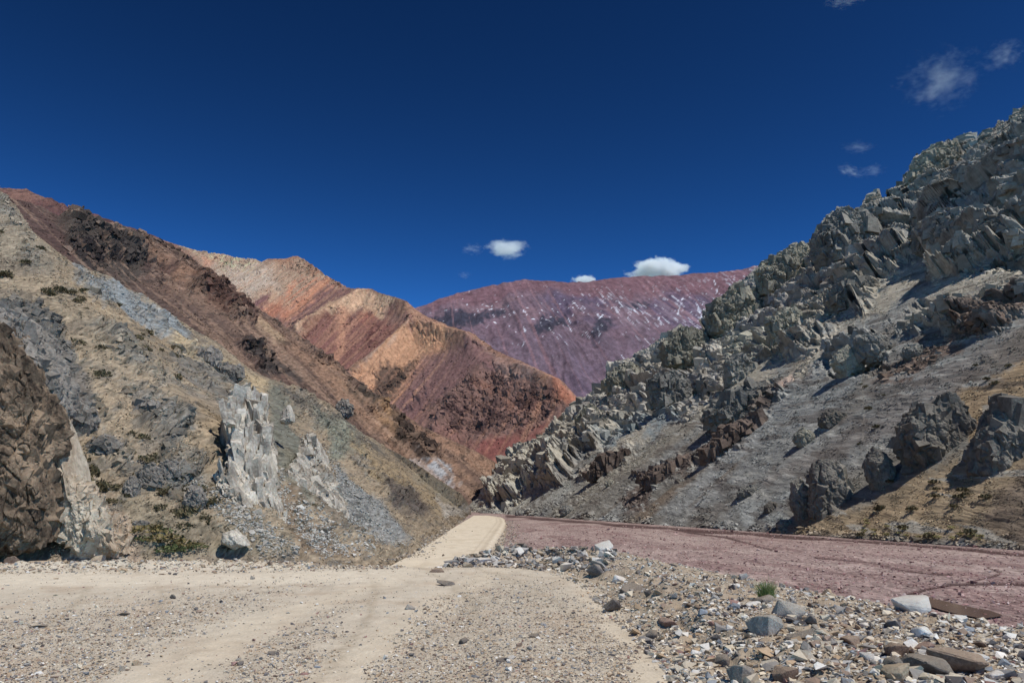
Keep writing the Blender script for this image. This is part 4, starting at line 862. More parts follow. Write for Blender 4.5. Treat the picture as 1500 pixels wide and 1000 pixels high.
CR = [([(1196, 350), (1208, 326), (1233, 308), (1262, 318), (1286, 345), (1304, 378), (1290, 402), (1250, 412), (1212, 400), (1196, 376)], 1, 'big domed crag on the skyline beside a notch'),
      ([(1266, 322), (1268, 292), (1286, 286), (1293, 299), (1308, 318), (1300, 336), (1278, 338)], 0, 'pinnacle crag standing in the skyline notch'),
      ([(1328, 268), (1345, 232), (1368, 217), (1395, 212), (1402, 238), (1372, 264), (1342, 280)], 0, 'wedge shaped crag high on the skyline with a dark underside'),
      ([(1036, 465), (1046, 442), (1075, 421), (1102, 428), (1116, 462), (1102, 492), (1062, 497), (1040, 488)], 0, 'pale overhanging crag where the far purple mountain meets the cliffs'),
      ([(1108, 398), (1143, 372), (1176, 358), (1192, 384), (1182, 420), (1142, 442), (1112, 428)], 0, 'blocky crag on the skyline left of the big dome'),
      ([(968, 508), (997, 479), (1028, 486), (1042, 520), (1012, 548), (975, 538)], 0, 'rounded crag on the lower skyline'),
      ([(946, 556), (985, 543), (1012, 560), (1008, 598), (976, 608), (953, 590)], 1, 'blue grey cube shaped crag below the lower skyline'),
      ([(1222, 418), (1262, 408), (1292, 432), (1268, 462), (1228, 462), (1214, 440)], 1, 'grey crag beside the deep shaded hollow under the dome'),
      ([(1340, 332), (1382, 318), (1402, 352), (1378, 384), (1344, 372)], 1, 'brownish grey crag above the scree gully'),
      ([(1402, 242), (1436, 214), (1470, 240), (1462, 292), (1412, 302)], 1, 'tall fluted crag near the upper right skyline'),
      ([(884, 560), (902, 538), (926, 532), (946, 550), (936, 580), (900, 588)], 0, 'pale cracked crag near the low end of the cliffs'),
      ([(1120, 470), (1160, 450), (1186, 470), (1176, 505), (1136, 512)], 0, 'green grey crag in the middle of the cliffs'),
      ([(1060, 530), (1090, 520), (1112, 540), (1096, 570), (1064, 566)], 1, 'blue grey crag under the pale overhang'),
      ([(1380, 470), (1416, 440), (1450, 452), (1440, 490), (1396, 496)], 1, 'dark grey crag below the upper scree'),
      ([(1440, 330), (1480, 300), (1520, 320), (1510, 370), (1456, 376)], 1, 'grey crag at the right edge of the picture'),
      ([(842, 612), (864, 590), (884, 606), (878, 634), (850, 640)], 0, 'small pale crag at the lowest end of the cliffs'),
      ([(1025, 662), (1060, 640), (1108, 606), (1128, 612), (1092, 650), (1052, 678), (1032, 676)], 2, 'dark brown ledge of layered rock across the grey scree'),
      ([(856, 698), (880, 672), (922, 656), (920, 670), (886, 694), (864, 706)], 2, 'short dark brown ledge low on the pale slope'),
      ([(934, 702), (980, 682), (1016, 668), (1006, 690), (954, 712)], 2, 'thin dark brown ledge between two scree fans'),
      ([(1030, 612), (1060, 586), (1104, 566), (1130, 566), (1096, 600), (1050, 630)], 1, 'grey broken ledge with rounded blocks above the brown one')]
for i, (poly, kd, lab) in enumerate(CR):
    q = np.array(poly); w_ = np.ptp(q[:, 0]); Yd = on_right(q[:, 0].mean(), q[:, 1].mean() * .4 + q[:, 1].max() * .6) + 4.0
    tag(outline_rock('rock_crag' if kd < 2 else 'rock_ledge', poly, Yd, mpp(Yd) * w_ * (.4 if kd < 2 else .14), (M_CRAG, M_CRAG2, M_STRATA)[kd], .2, .12, 500 + 4 * i, 1.6, box=.6, push=0.0, fine=.9, fis=.35, clad=(int(120 + w_ * 2.5), mpp(Yd) * w_ * .075, (.08, -.2, .35), .2, (.85, 1.3, 1.2))), lab, 'crag' if kd < 2 else 'rock ledge', 'crags of the grey hillside')

# ================================================================== stones
def hull(seed, sq=(1, .8, .55), n=10):
    r = random.Random(seed); bm = bmesh.new()
    for _ in range(n):      # angular: few corners, pushed out unevenly
        v = Vector((r.gauss(0, 1), r.gauss(0, 1), r.gauss(0, 1))).normalized(); v /= max(abs(v.x), abs(v.y), abs(v.z)) ** .6
        v *= r.uniform(.62, 1.05); bm.verts.new((v.x * sq[0] * .56, v.y * sq[1] * .56, v.z * sq[2] * .56))
    g = bmesh.ops.convex_hull(bm, input=bm.verts); bmesh.ops.delete(bm, geom=list({e for e in g['geom_interior'] + g['geom_unused'] if isinstance(e, bmesh.types.BMVert)}), context='VERTS')
    bmesh.ops.triangulate(bm, faces=bm.faces); bmesh.ops.recalc_face_normals(bm, faces=bm.faces)
    return bm
def stone_mesh(name, seed, sq, mat):
    bm = hull(seed, sq, 17)
    bmesh.ops.bevel(bm, geom=list(bm.edges), offset=.03, segments=1, affect='EDGES', clamp_overlap=True)
    bmesh.ops.triangulate(bm, faces=bm.faces)
    bmesh.ops.subdivide_edges(bm, edges=list(bm.edges), cuts=2, use_grid_fill=True)
    P = np.array([v.co for v in bm.verts])
    d = fbm(P[:, 0] * 5 + seed, P[:, 1] * 5, P[:, 2] * 5, o=3, s=seed) * .05
    for v, q in zip(bm.verts, d): v.co *= 1 + q
    me = bpy.data.meshes.new(name); bm.to_mesh(me); bm.free(); me.materials.append(mat); return me
DUST = tuple(alb(188, 168, 138, 1.1))
KINDS = {'white': rock_mat('white_stone', alb(206, 202, 194, 1.05), alb(228, 224, 216, 1.05), .25, dust=DUST, var=.15),
         'grey': rock_mat('grey_stone', alb(128, 124, 118, 1.05), alb(158, 152, 144, 1.05), .25, dust=DUST),
         'dark': rock_mat('dark_stone', alb(88, 82, 80, 1.05), alb(116, 108, 104, 1.05), .25, dust=DUST),
         'brown': rock_mat('brown_stone', alb(112, 88, 74, 1.05), alb(142, 116, 98, 1.05), .25, dust=DUST),
         'tan': rock_mat('tan_stone', alb(168, 144, 114, 1.05), alb(196, 172, 140, 1.05), .25, dust=DUST),
         'red': rock_mat('reddish_stone', alb(132, 96, 88, 1.05), alb(152, 116, 104, 1.05), .25, dust=DUST)}
SHAPES = [(1, .8, .6), (1, .7, .4), (1, .75, .7), (1, .6, .3), (1, .9, .5)]
PROTO = {}
for kd, m in KINDS.items():
    for q, sq in enumerate(SHAPES): PROTO[kd, q] = stone_mesh(kd + '_stone', 11 * q + sum(map(ord, kd)), sq, m)
def hgt(x, y): return float(height(np.array([x]), np.array([y]))[0])
def land(px, py):
    """where the sight line of a place in the lot meets its uneven ground"""
    Y = np.exp(np.linspace(math.log(4), math.log(30), 700)); dx, dz = ray(px, py); X = dx * Y
    gap = CAM[2] + dz * Y - height(X, Y); k = int(np.argmax(gap < 0)) if (gap < 0).any() else 400
    return X[k], Y[k]
def put_stone(kd, shape, x, y, size, label, cat='stone', group=None, tilt=.35, z=None, name=None, flat=None):
    me = PROTO[kd, shape]; o = bpy.data.objects.new(name or 'stone', me); COL.objects.link(o)
    sq = SHAPES[shape]; s3 = size * np.array([1, 1, 1])
    if flat: s3 = size * np.array([1, 1, flat / sq[2]])
    zz = hgt(x, y) if z is None else z
    o.location = (x, y, zz + s3[2] * sq[2] * .2); o.scale = s3
    o.rotation_euler = (random.uniform(-tilt, tilt), random.uniform(-tilt, tilt), random.uniform(0, 6.28) if flat is None else random.uniform(-.5, .5))
    return tag(o, label, cat, group)
NAMED = [(885, 808, 26, .7, 'white', 2, 'bright white block standing on the crest of the berm'), (709, 823, 30, .3, 'white', 1, 'flat white stone lying at the far left end of the berm'),
         (873, 845, 24, .9, 'dark', 2, 'dark angular block on the near face of the berm'), (640, 838, 20, .5, 'brown', 1, 'brown flat stone alone where the lot meets the berm'), (653, 857, 24, .4, 'dark', 1, 'dark flat stone alone in the middle of the lot near the berm'),
         (601, 892, 14, .7, 'grey', 0, 'small grey stone on the smooth wheel track'), (1340, 888, 52, .6, 'white', 0, 'large white triangular block at the top of the river bank'), (1496, 914, 46, .5, 'white', 4, 'white ribbed block at the right edge of the bank'),
         (1110, 846, 44, .5, 'dark', 0, 'black brown pointed rock on the bank behind the grass tuft'), (1156, 900, 42, .7, 'grey', 0, 'large flat grey slab just right of the grass tuft'), (1122, 928, 48, .7, 'grey', 2, 'big grey slab tilted towards the lot below the grass tuft'),
         (1176, 938, 44, .4, 'dark', 1, 'long dark slab lying flat below the grey slabs'), (1188, 915, 18, 1.2, 'dark', 2, 'upright dark tooth of rock among white rubble'), (1250, 944, 38, .6, 'brown', 0, 'brown wedge of rock beside white rubble'),
         (1316, 960, 34, .8, 'brown', 2, 'brown pyramid rock in the right foreground'), (1346, 932, 48, .4, 'white', 3, 'long pale stone leaning on the tan bank'), (1264, 917, 24, .3, 'white', 3, 'thin white plate on the tan sand'),
         (1352, 986, 64, .5, 'dark', 4, 'wide dark brown slab in the right foreground'), (1402, 982, 72, .5, 'brown', 4, 'widest brown slab at the bottom right'), (1312, 994, 50, .6, 'tan', 0, 'tan tilted slab at the bottom edge right of centre'),
         (1152, 996, 38, .8, 'brown', 2, 'rusty brown block at the bottom edge'), (1086, 998, 36, .8, 'grey', 2, 'grey block at the bottom edge beside the lot'), (978, 914, 28, .5, 'red', 4, 'reddish rounded stone on the berm foot'),
         (899, 896, 24, 1.0, 'dark', 2, 'dark upright block on the foot of the berm'), (954, 936, 20, .9, 'dark', 0, 'mauve dark stone where the berm meets the lot'), (1056, 974, 28, .7, 'dark', 0, 'dark block half sunk in tan gravel near the bottom'),
         (1412, 967, 64, .25, 'white', 3, 'long white flat stone behind the widest brown slab'), (1452, 993, 44, .25, 'white', 3, 'white flat stone at the bottom right corner'), (1304, 980, 34, .7, 'dark', 0, 'dark purple block beside the tan tilted slab'),
         (924, 868, 30, .5, 'dark', 4, 'dark slab on the berm above its foot'), (903, 853, 34, .4, 'white', 3, 'pale elongated stone leaning across the berm'), (1098, 888, 32, .3, 'white', 3, 'white plate left of the big grey slabs'),
         (1272, 966, 20, .7, 'white', 0, 'small white cube in the right foreground rubble'), (1354, 952, 26, .6, 'red', 0, 'dull red stone right of the brown pyramid'), (1440, 948, 32, .5, 'brown', 0, 'brown stone on tan soil near the right edge'),
         (676, 942, 16, .6, 'dark', 0, 'dark stone alone in the gravel of the lot'), (782, 933, 18, .4, 'dark', 1, 'dark flat stone in the lot right of centre'), (735, 969, 16, .5, 'dark', 1, 'rounded dark stone next to a small white one'), (750, 964, 13, .4, 'white', 1, 'small white stone beside a rounded dark one'),
         (400, 959, 15, .5, 'dark', 1, 'dark chip of rock in the left foreground'), (350, 974, 12, .7, 'dark', 0, 'small dark cube in the left foreground'), (370, 848, 9, .8, 'grey', 0, 'lone grey stone on the pale track'), (253, 877, 8, 1.2, 'dark', 2, 'small upright dark stone far left on the lot'),
         (180, 901, 20, .2, 'dark', 3, 'thin dark sliver lying on the left of the lot'), (200, 974, 16, .5, 'tan', 0, 'tan stone in the left foreground'), (180, 981, 14, .5, 'grey', 0, 'grey stone next to a tan one in the left foreground'), (55, 918, 24, .2, 'dark', 3, 'flat slate coloured flake near the left edge'),
         (141, 802, 24, .9, 'tan', 0, 'pale slab leaning at the foot of the cream fin'), (60, 800, 34, .4, 'tan', 4, 'flat tan slab among rubble under the dark crag'), (24, 803, 30, .7, 'brown', 2, 'brown block fallen under the dark crag'), (90, 812, 22, .6, 'grey', 0, 'grey block at the road edge below the dark crag')]
for (px, py, wpx, asp, kd, sh, lab) in NAMED:
    x, y = land(px, py)
    if py < 815 and px < 200: y = 23.4; x = float(ray(px, py)[0] * y)      # fallen at the foot of the crag
    put_stone(kd, sh, x, y, mpp(y) * wpx * 1.08, lab, 'stone', None, tilt=.25, flat=min(asp, 1.0))
# the rest of the rubble: countable stones, grouped by colour
cnt = 0; tries = 0
SHADE = {'white': 'white', 'grey': 'mid grey', 'dark': 'dark grey', 'brown': 'brown', 'tan': 'tan', 'red': 'dull red'}
while cnt < 235 and tries < 9000:
    tries += 1
    px, py = random.uniform(640, 1520), random.uniform(800, 1010)
    x, y = land(px, py)
    if y > 27: continue
    xa, ya = np.array([x]), np.array([y]); s_f = sdf(INB, xa, ya)[0]; s_c = sdf(BEY, xa, ya)[0]
    if s_f < .05 or s_c > .8: continue
    kd = random.choices(list(SHADE), (14, 30, 18, 12, 22, 4))[0]
    px_size = random.choice((7, 8, 9, 10, 11, 12, 13, 15)) * (1.0 if py > 850 else .8)
    put_stone(kd, random.randrange(5), x, y, mpp(y) * px_size, 'small %s angular stone lying loose among the rubble of the berm' % SHADE[kd], 'stone', 'loose %s stones on the berm' % SHADE[kd], tilt=.6)
    cnt += 1

# loose gravel nobody could count, one mesh for each bed
GC = np.array([alb(r, g, b, 1.05) for r, g, b in ((214, 208, 196), (190, 176, 152), (150, 144, 136), (112, 106, 102), (90, 84, 82), (176, 150, 118), (142, 120, 102), (204, 190, 164), (134, 138, 142), (156, 120, 108))])
HULLS = []
for q in range(8):
    bm = hull(900 + q, random.choice(SHAPES), 8); bm.verts.ensure_lookup_table()
    HULLS.append((np.array([v.co for v in bm.verts]), np.array([[v.index for v in f.verts] for f in bm.faces]))); bm.free()
def gravel_bed(name, xs, ys, zs, sizes, weights, mat, label):
    Vs, Fs, Cs = [], [], []; off = 0; n = len(xs); pick = rng.integers(0, len(HULLS), n); cw = np.cumsum(weights) / np.sum(weights)
    cid = np.searchsorted(cw, rng.random(n))
    for q, (hv, hf) in enumerate(HULLS):
        idx = np.where(pick == q)[0]; m = len(idx)
        a = rng.random(m) * 6.283; b = rng.normal(0, .35, m); ca, sa, cb, sb = np.cos(a), np.sin(a), np.cos(b), np.sin(b)
        Rm = np.stack([np.stack([ca, -sa * cb, sa * sb], -1), np.stack([sa, ca * cb, -ca * sb], -1), np.stack([0 * a, sb, cb], -1)], 1)
        P = np.einsum('mij,vj->mvi', Rm, hv) * sizes[idx][:, None, None]
        P += np.stack([xs[idx], ys[idx], zs[idx] + sizes[idx] * .12], -1)[:, None]
        Vs.append(P.reshape(-1, 3)); Fs.append((hf[None] + (np.arange(m) * len(hv))[:, None, None]).reshape(-1, 3) + off); off += m * len(hv)
        cc = GC[cid[idx]] * (.8 + .4 * rng.random((m, 1))); Cs.append(np.repeat(cc, len(hv), 0))
    o = mesh_arrays(name, np.concatenate(Vs), np.concatenate(Fs), mat, np.concatenate(Cs)); o['kind'] = 'stuff'; o['label'] = label; o['category'] = 'gravel'
    return o
M_GRAV = terrain_mat('loose_gravel', .02, .3, var=.15)
def fan_points(n, y0, y1, u0, u1, pw):
    # denser near by: the count per metre of ground falls off with distance
    t = rng.random(n); y = (y0 ** pw + t * (y1 ** pw - y0 ** pw)) ** (1 / pw); x = rng.uniform(u0, u1, n) * y; return x, y
x, y = fan_points(230000, 5.0, 24, -.8, .6, -.6)
keep = (rng.random(len(x)) < gravel_density(x, y) ** 1.5 * 1.25) & (sdf(INB, x, y) < 0)
x, y = x[keep], y[keep]; sz = np.clip(rng.lognormal(-4.15, .52, len(x)), .008, .08) * (1 + .02 * y)
gravel_bed('gravel', x, y, height(x, y), sz, (3, 8, 6, 3, 1.2, 6, 3, 6, 1.5, 1), M_GRAV, 'fine loose gravel scattered over the tan lot')
x, y = fan_points(260000, 5.0, 29, -.15, .85, -.4)
sf_, sc_ = sdf(INB, x, y), sdf(BEY, x, y)
cl_ = sstep(-.25, .3, fbm(x / 1.2, y / 1.2, o=3, s=271))
keep = (sf_ > -.15) & (sc_ < 1.2) & (rng.random(len(x)) < .3 + .7 * cl_)
x, y = x[keep], y[keep]; sz = np.clip(rng.lognormal(-3.4, .62, len(x)), .014, .22)
gravel_bed('gravel', x, y, height(x, y), sz, (9, 10, 8, 3, 1.6, 6, 2.5, 9, 3, .8), M_GRAV, 'broken rubble and grit covering the berm beside the lot')
x = rng.uniform(-16, -3, 5000); y = 22.4 + .16 * (x + 8) + rng.normal(0, .7, 5000); sz = np.clip(rng.lognormal(-3.0, .5, 5000), .02, .25)
gravel_bed('gravel', x, y, height(x, y), sz, (1, 6, 4, 2, 1, 8, 5, 4, 1, 1), M_GRAV, 'crumbly grit windrow along the left road edge')
x, y = fan_points(26000, 14, 120, -.1, .9, -.5)
keep = sdf(BEY, x, y) > 2.5; x, y = x[keep], y[keep]; sz = np.clip(rng.lognormal(-2.6, .45, len(x)), .03, .3) * (.6 + .012 * y)
GC = np.array([alb(r, g, b, 1.05) for r, g, b in ((196, 170, 160), (168, 130, 124), (140, 100, 96), (116, 82, 80), (184, 150, 140))])
gravel_bed('gravel', x, y, -1.5 + .05 * fbm(x / 4, y / 9, o=4, s=231), sz, (2, 6, 5, 2, 5), M_GRAV, 'pink shingle strewn over the dry riverbed')

ex, ey, ez = [], [], []
for pts, n in (([(560, 822, -.9), (606, 811, -1.1), (640, 790, -1.15), (662, 774, -1.2), (688, 758, -1.3)], 3200), ([(713, 812, -1.2), (724, 790, -1.3), (735, 775, -1.35), (742, 762, -1.4)], 1600)):
    q = np.array([ground(*p) for p in pts]); t = rng.random(n) * (len(q) - 1)
    g_ = np.stack([np.interp(t, np.arange(len(q)), q[:, k]) for k in range(3)], -1); g_[:, 0] += rng.normal(0, .9, n) + (-1.0 if n > 2000 else .6); ex.append(g_[:, 0]); ey.append(g_[:, 1]); ez.append(g_[:, 2])
GC = np.array([alb(r, g, b, 1.05) for r, g, b in ((196, 184, 162), (160, 152, 142), (120, 114, 108), (176, 158, 132), (140, 124, 108))])
ex, ey, ez = map(np.concatenate, (ex, ey, ez)); gravel_bed('gravel', ex, ey, ez, np.clip(rng.lognormal(-2.2, .5, len(ex)), .04, .5), (4, 4, 3, 5, 3), M_GRAV, 'rubble heaped along the edges of the far road')
GC = np.array([alb(r, g, b, 1.05) for r, g, b in ((206, 198, 184), (160, 154, 146), (112, 106, 102), (176, 158, 132), (128, 112, 100))])
qx, qy = [], []
for _ in range(2600):
    px, py = rng.uniform(640, 900), rng.uniform(800, 836)
    x, y = land(px, py)
    if y < 29 and sdf(INB, np.array([x]), np.array([y]))[0] > -.1: qx.append(x); qy.append(y)
    if len(qx) > 900: break
qx, qy = np.array(qx), np.array(qy); gravel_bed('gravel', qx, qy, height(qx, qy), np.clip(rng.lognormal(-2.0, .5, len(qx)), .06, .5), (5, 5, 4, 5, 3), M_GRAV, 'coarse broken stone along the far end of the berm')
def rock_face(hill_name, polys, n, pxs, frame, jit, aspect, mat, seed, lo=.75, hi=1.2, cut=None, rag=10):
    """bedrock of a hillside broken along one joint system, block by block"""
    Q, C, S, PX, PY = HILLS[hill_name]; r = np.random.default_rng(seed)
    wx = PX + 12 * fbm(PX / 35, PY / 35, o=3, s=seed); wy = PY + 12 * fbm(PX / 35 + 20, PY / 35, o=3, s=seed)
    m = np.maximum.reduce([sstep(-4, 10, sdf(q, wx, wy) + rag * fbm(PX / 14, PY / 14, o=3, s=seed + 1)) for q in polys])
    if cut: m = m * (1 - np.maximum.reduce([sstep(-4, 8, sdf(q, wx, wy)) for q in cut]))
    m = m * (.15 + sstep(-.25, .25, fbm(PX / 24, PY / 24, o=3, s=seed + 2)))
    w_ = np.clip(np.abs(np.gradient(PY, axis=0)) * m * (PX > -150) * (PX < 1600), 0, None).ravel()
    idx = np.minimum(np.searchsorted(np.cumsum(w_) / w_.sum(), r.random(n)), w_.size - 1); P = Q.reshape(-1, 3)[idx]
    sz = mpp(P[:, 1]) * np.clip(r.lognormal(math.log(pxs), .5, n), pxs * .35, pxs * 3.2)
    V, Fc = shards(P - S.n * (sz * .26)[:, None], sz, frame, jit, aspect, seed + 3)
    structure(mesh_arrays('rock_face', V, Fc, mat, np.repeat(C.reshape(-1, 3)[idx] * r.uniform(lo, hi, (n, 1)), 8, 0)))
rock_face('grey_rock_hillside', CLIFF, 7500, 5.4, (.1, -.28, .5), .17, (.85, 1.5, 1.15), terrain_mat('cliff_rock', .7, .8, var=.3), 601, cut=GULLY)
rock_face('grey_rock_hillside', STRATA, 1800, 4, (.1, -.5, .4), .25, (1.1, 1.4, .8), terrain_mat('ledge_rock', .5, .8, var=.3), 602)
rock_face('tan_hillside', RK1, 3000, 4.2, (.1, .4, .3), .25, (1.1, 1.5, .8), terrain_mat('slope_rock', .12, .8, var=.3), 603, .8, 1.25)
rock_face('brown_ridge', [[(95, 310), (140, 320), (220, 350), (205, 395), (170, 380), (150, 400), (110, 375), (100, 350)], [(100, 360), (150, 375), (142, 392), (105, 378)], [(290, 400), (335, 412), (368, 450), (366, 480), (340, 475), (310, 440), (275, 425)], [(400, 470), (440, 495), (505, 542), (470, 530), (420, 495)], [(505, 548), (545, 580), (580, 605), (560, 605), (525, 580)], [(575, 612), (620, 640), (640, 668), (610, 660), (580, 640)], [(340, 505), (380, 510), (420, 550), (380, 545)], [(210, 345), (260, 360), (330, 410), (300, 410), (240, 375)]], 3000, 3.8, (.1, .4, .3), .3, (1, 1.4, .9), terrain_mat('ridge_rock', .5, .8, var=.3), 604)
rock_face('multicoloured_mountain', [[(640, 600), (690, 560), (730, 545), (790, 578), (830, 592), (800, 615), (740, 635), (690, 635), (645, 640)], [(285, 368), (340, 376), (383, 384), (376, 390), (320, 384)], [(420, 380), (450, 382), (500, 412), (530, 432), (505, 425), (450, 398)], [(555, 580), (600, 540), (612, 535), (575, 580)]], 2200, 2.6, (.1, -.3, .3), .3, (1, 1.3, 1), terrain_mat('far_rock', 1.5, .7, var=.25), 605, .7, 1.15)
# loose scree on the hillsides: stones too many to count lying on the slope itself
def scree(name, hill_name, n, pxs, x0, x1, dens, label, lo=.55, hi=1.5, seed=1):
    Q, C, S, PX, PY = HILLS[hill_name]
    fy = PY[0][None] - PY; m = (PX > x0) & (PX < x1)
    w_ = (np.abs(np.gradient(PY, axis=0)) * m * dens(PX, PY, Q)).ravel(); w_ = np.clip(w_, 0, None)
    idx = np.searchsorted(np.cumsum(w_) / w_.sum(), rng.random(n)); idx = np.minimum(idx, w_.size - 1)
    P = Q.reshape(-1, 3)[idx] + rng.normal(0, 1, (n, 3)) * [.3, 1.5, 0] * mpp(Q.reshape(-1, 3)[idx][:, 1:2])
    sz = mpp(P[:, 1]) * np.clip(rng.lognormal(math.log(pxs), .45, n), .8, pxs * 5)
    Vs, Fs, Cs = [], [], []; off = 0; pick = rng.integers(0, len(HULLS), n); cb = C.reshape(-1, 3)[idx] * rng.uniform(lo, hi, (n, 1))
    for q, (hv, hf) in enumerate(HULLS):
        j = np.where(pick == q)[0]; k = len(j); a = rng.random(k) * 6.283; ca, sa = np.cos(a), np.sin(a)
        R3 = np.stack([np.stack([ca, -sa, 0 * a], -1), np.stack([sa, ca, 0 * a], -1), np.stack([0 * a, 0 * a, 1 + 0 * a], -1)], 1)
        V = np.einsum('mij,vj->mvi', R3, hv) * sz[j][:, None, None] + (P[j] + S.n * sz[j][:, None] * .1)[:, None]
        Vs.append(V.reshape(-1, 3)); Fs.append((hf[None] + (np.arange(k) * len(hv))[:, None, None]).reshape(-1, 3) + off); off += k * len(hv); Cs.append(np.repeat(cb[j], len(hv), 0))
    o = mesh_arrays(name, np.concatenate(Vs), np.concatenate(Fs), M_GRAV, np.concatenate(Cs)); o['kind'] = 'stuff'; o['label'] = label; o['category'] = 'scree'
cl_n = lambda f, lo, hi, sd: (lambda x, y, q: .12 + sstep(lo, hi, fbm(x / f, y / f, o=3, s=sd)))
scree('scree', 'tan_hillside', 42000, 1.9, -150, 690, cl_n(26, -.1, .35, 301), 'loose stones strewn over the tan hillside')
scree('scree', 'grey_rock_hillside', 60000, 1.9, 676, 1560, cl_n(30, -.1, .35, 302), 'loose stones strewn over the grey hillside')
scree('scree', 'brown_ridge', 22000, 1.5, -100, 740, cl_n(22, 0, .35, 303), 'loose stones strewn over the brown ridge', .6, 1.35)
scree('scree', 'multicoloured_mountain', 16000, 1.35, 240, 850, cl_n(20, .05, .35, 304), 'broken rock strewn over the many coloured mountain', .6, 1.3)
scree('scree', 'grey_rock_hillside', 3500, 4.0, 676, 1560, lambda x, y, q: sstep(16, 2, np.interp(x, [p[0] for p in R_FOOT], [p[1] for p in R_FOOT]) - y) ** 2 * sstep(-.2, .3, fbm(x / 25, y / 25, o=2, s=310)), 'grey rubble heaped along the foot of the far bank', .6, 1.5)
# pale rubble shed by the white outcrops, grey rubble along the foot of the far bank and the road shoulders
for poly, col in (([(400, 700), (440, 740), (540, 812), (470, 812), (420, 760)], (196, 190, 178)), ([(270, 700), (350, 740), (440, 815), (380, 815), (330, 770)], (190, 182, 168)), ([(440, 640), (480, 660), (590, 805), (520, 805)], (176, 172, 162)), ([(85, 700), (140, 720), (215, 812), (60, 815), (90, 780)], (186, 166, 140))):
    def dn(x, y, q, poly=poly): return sstep(-14, 12, sdf(poly, x, y) + 10 * fbm(x / 14, y / 14, o=3, s=305)) ** 2
    H_ = HILLS['tan_hillside']; sv = H_; HILLS['tan_hillside'] = (H_[0], 0 * H_[1] + alb(*col, 1.15), *H_[2:])
    scree('scree', 'tan_hillside', 2200, 3.0, -100, 690, dn, 'pale rubble shed below the white and cream outcrops', .7, 1.15); HILLS['tan_hillside'] = sv
# ================================================================== plants
def clump_mesh(name, seed, n, leaf, rx, rz, mat, stalky=False):
    r = np.random.default_rng(seed); V, Fc = [], []
    for i in range(n):
        a = r.random() * 6.283; q = math.sqrt(r.random()); zc = r.random() ** .7
        lump = 1 + .35 * math.sin(3 * a + seed) * math.cos(2 * a)
        c = np.array([math.cos(a) * q * rx * lump, math.sin(a) * q * rx * lump, zc * rz * math.sqrt(max(0.05, 1 - q * q * .9))])
        d = r.normal(size=3); d[2] = abs(d[2]) + .5; d /= np.linalg.norm(d); e = np.cross(d, r.normal(size=3)); e /= np.linalg.norm(e)
        s = leaf * r.uniform(.6, 1.4); k = len(V); V += [c - e * s * .3, c + e * s * .3, c + e * s * .2 + d * s, c - e * s * .2 + d * s]; Fc.append([k, k + 1, k + 2, k + 3])
    me = bpy.data.meshes.new(name); me.from_pydata([tuple(v) for v in V], [], Fc); me.materials.append(mat); return me
L_OLIVE = leaf_mat('olive_leaves', alb(84, 76, 54, 1.2), alb(122, 110, 76, 1.2))
L_GREEN = leaf_mat('green_leaves', alb(72, 82, 48, 1.1), alb(112, 118, 70, 1.1))
L_YELL = leaf_mat('yellow_leaves', alb(104, 92, 52, 1.1), alb(140, 120, 70, 1.1))
L_STRAW = leaf_mat('straw_leaves', alb(130, 120, 76, .8), alb(158, 146, 90, .8))
PL = [clump_mesh('shrub', 40 + q, 220, .09, .32, .28, L_OLIVE) for q in range(5)]
random.seed(21)
placed = 0
for _ in range(4000):
    if placed >= 120: break
    px, py = random.uniform(0, 560), random.uniform(330, 800)
    ry_ = np.interp(px, [p[0] for p in TAN_RIDGE], [p[1] for p in TAN_RIDGE])
    if py < ry_ + 12 or (px < 100 and py > 440) or py > 790: continue
    if 310 < px < 530 and py > 560: continue
    if random.random() > (.9 if px < 330 else .3): continue
    Yd = float(tan_depth(px, py)); p = at(px, py, Yd)
    o = bpy.data.objects.new('shrub', PL[placed % 5]); COL.objects.link(o); o.location = p + S_side.n * -.02; s = random.choice((.5, .6, .8, 1.0, 1.25)); o.scale = (s, s, s * random.uniform(.7, 1.1)); o.rotation_euler = (0, R(25), random.uniform(0, 6))
    tag(o, 'small dry olive shrub rooted in the tan scree of the left hillside', 'shrub', 'olive shrubs dotted over the tan hillside'); placed += 1
BUSH = [(206, 790, 1.3, L_GREEN, 'small round green bush at the left end of the bush patch'), (222, 778, 2.0, L_YELL, 'ochre yellow bush at the top of the bush patch'), (240, 792, 2.2, L_YELL, 'largest ochre bush in the middle of the bush patch'), (252, 806, 1.8, L_GREEN, 'grey green bush at the bottom of the bush patch'), (268, 798, 1.7, L_YELL, 'yellow bush at the right end of the bush patch'), (234, 778, 1.3, L_GREEN, 'green bush behind the ochre bushes'), (290, 800, 1.1, L_GREEN, 'low green bush apart from the patch near the white boulder'), (322, 772, 1.0, L_OLIVE, 'olive bush just above the squat white boulder'), (160, 735, 1.3, L_OLIVE, 'olive bush growing on the ridge of the cream fin'), (148, 650, 1.7, L_OLIVE, 'wide olive bush on the grey knob above the cream fin'), (455, 739, .9, L_OLIVE, 'lone olive bush on the white rock slab')]
for i, (px, py, s, m, lab) in enumerate(BUSH):
    me = clump_mesh('bush', 60 + i, 260, .07, .34, .26, m); o = bpy.data.objects.new('bush', me); COL.objects.link(o)
    Yd = float(tan_depth(px, py)) - (1.3 if px == 455 else .15); o.location = at(px, py, Yd) - np.array([0, 0, .05]); o.scale = (s * .95, s * .8, s * .5); tag(o, lab, 'bush')
YT = clump_mesh('tussock', 77, 90, .16, .4, .3, L_STRAW); random.seed(5)
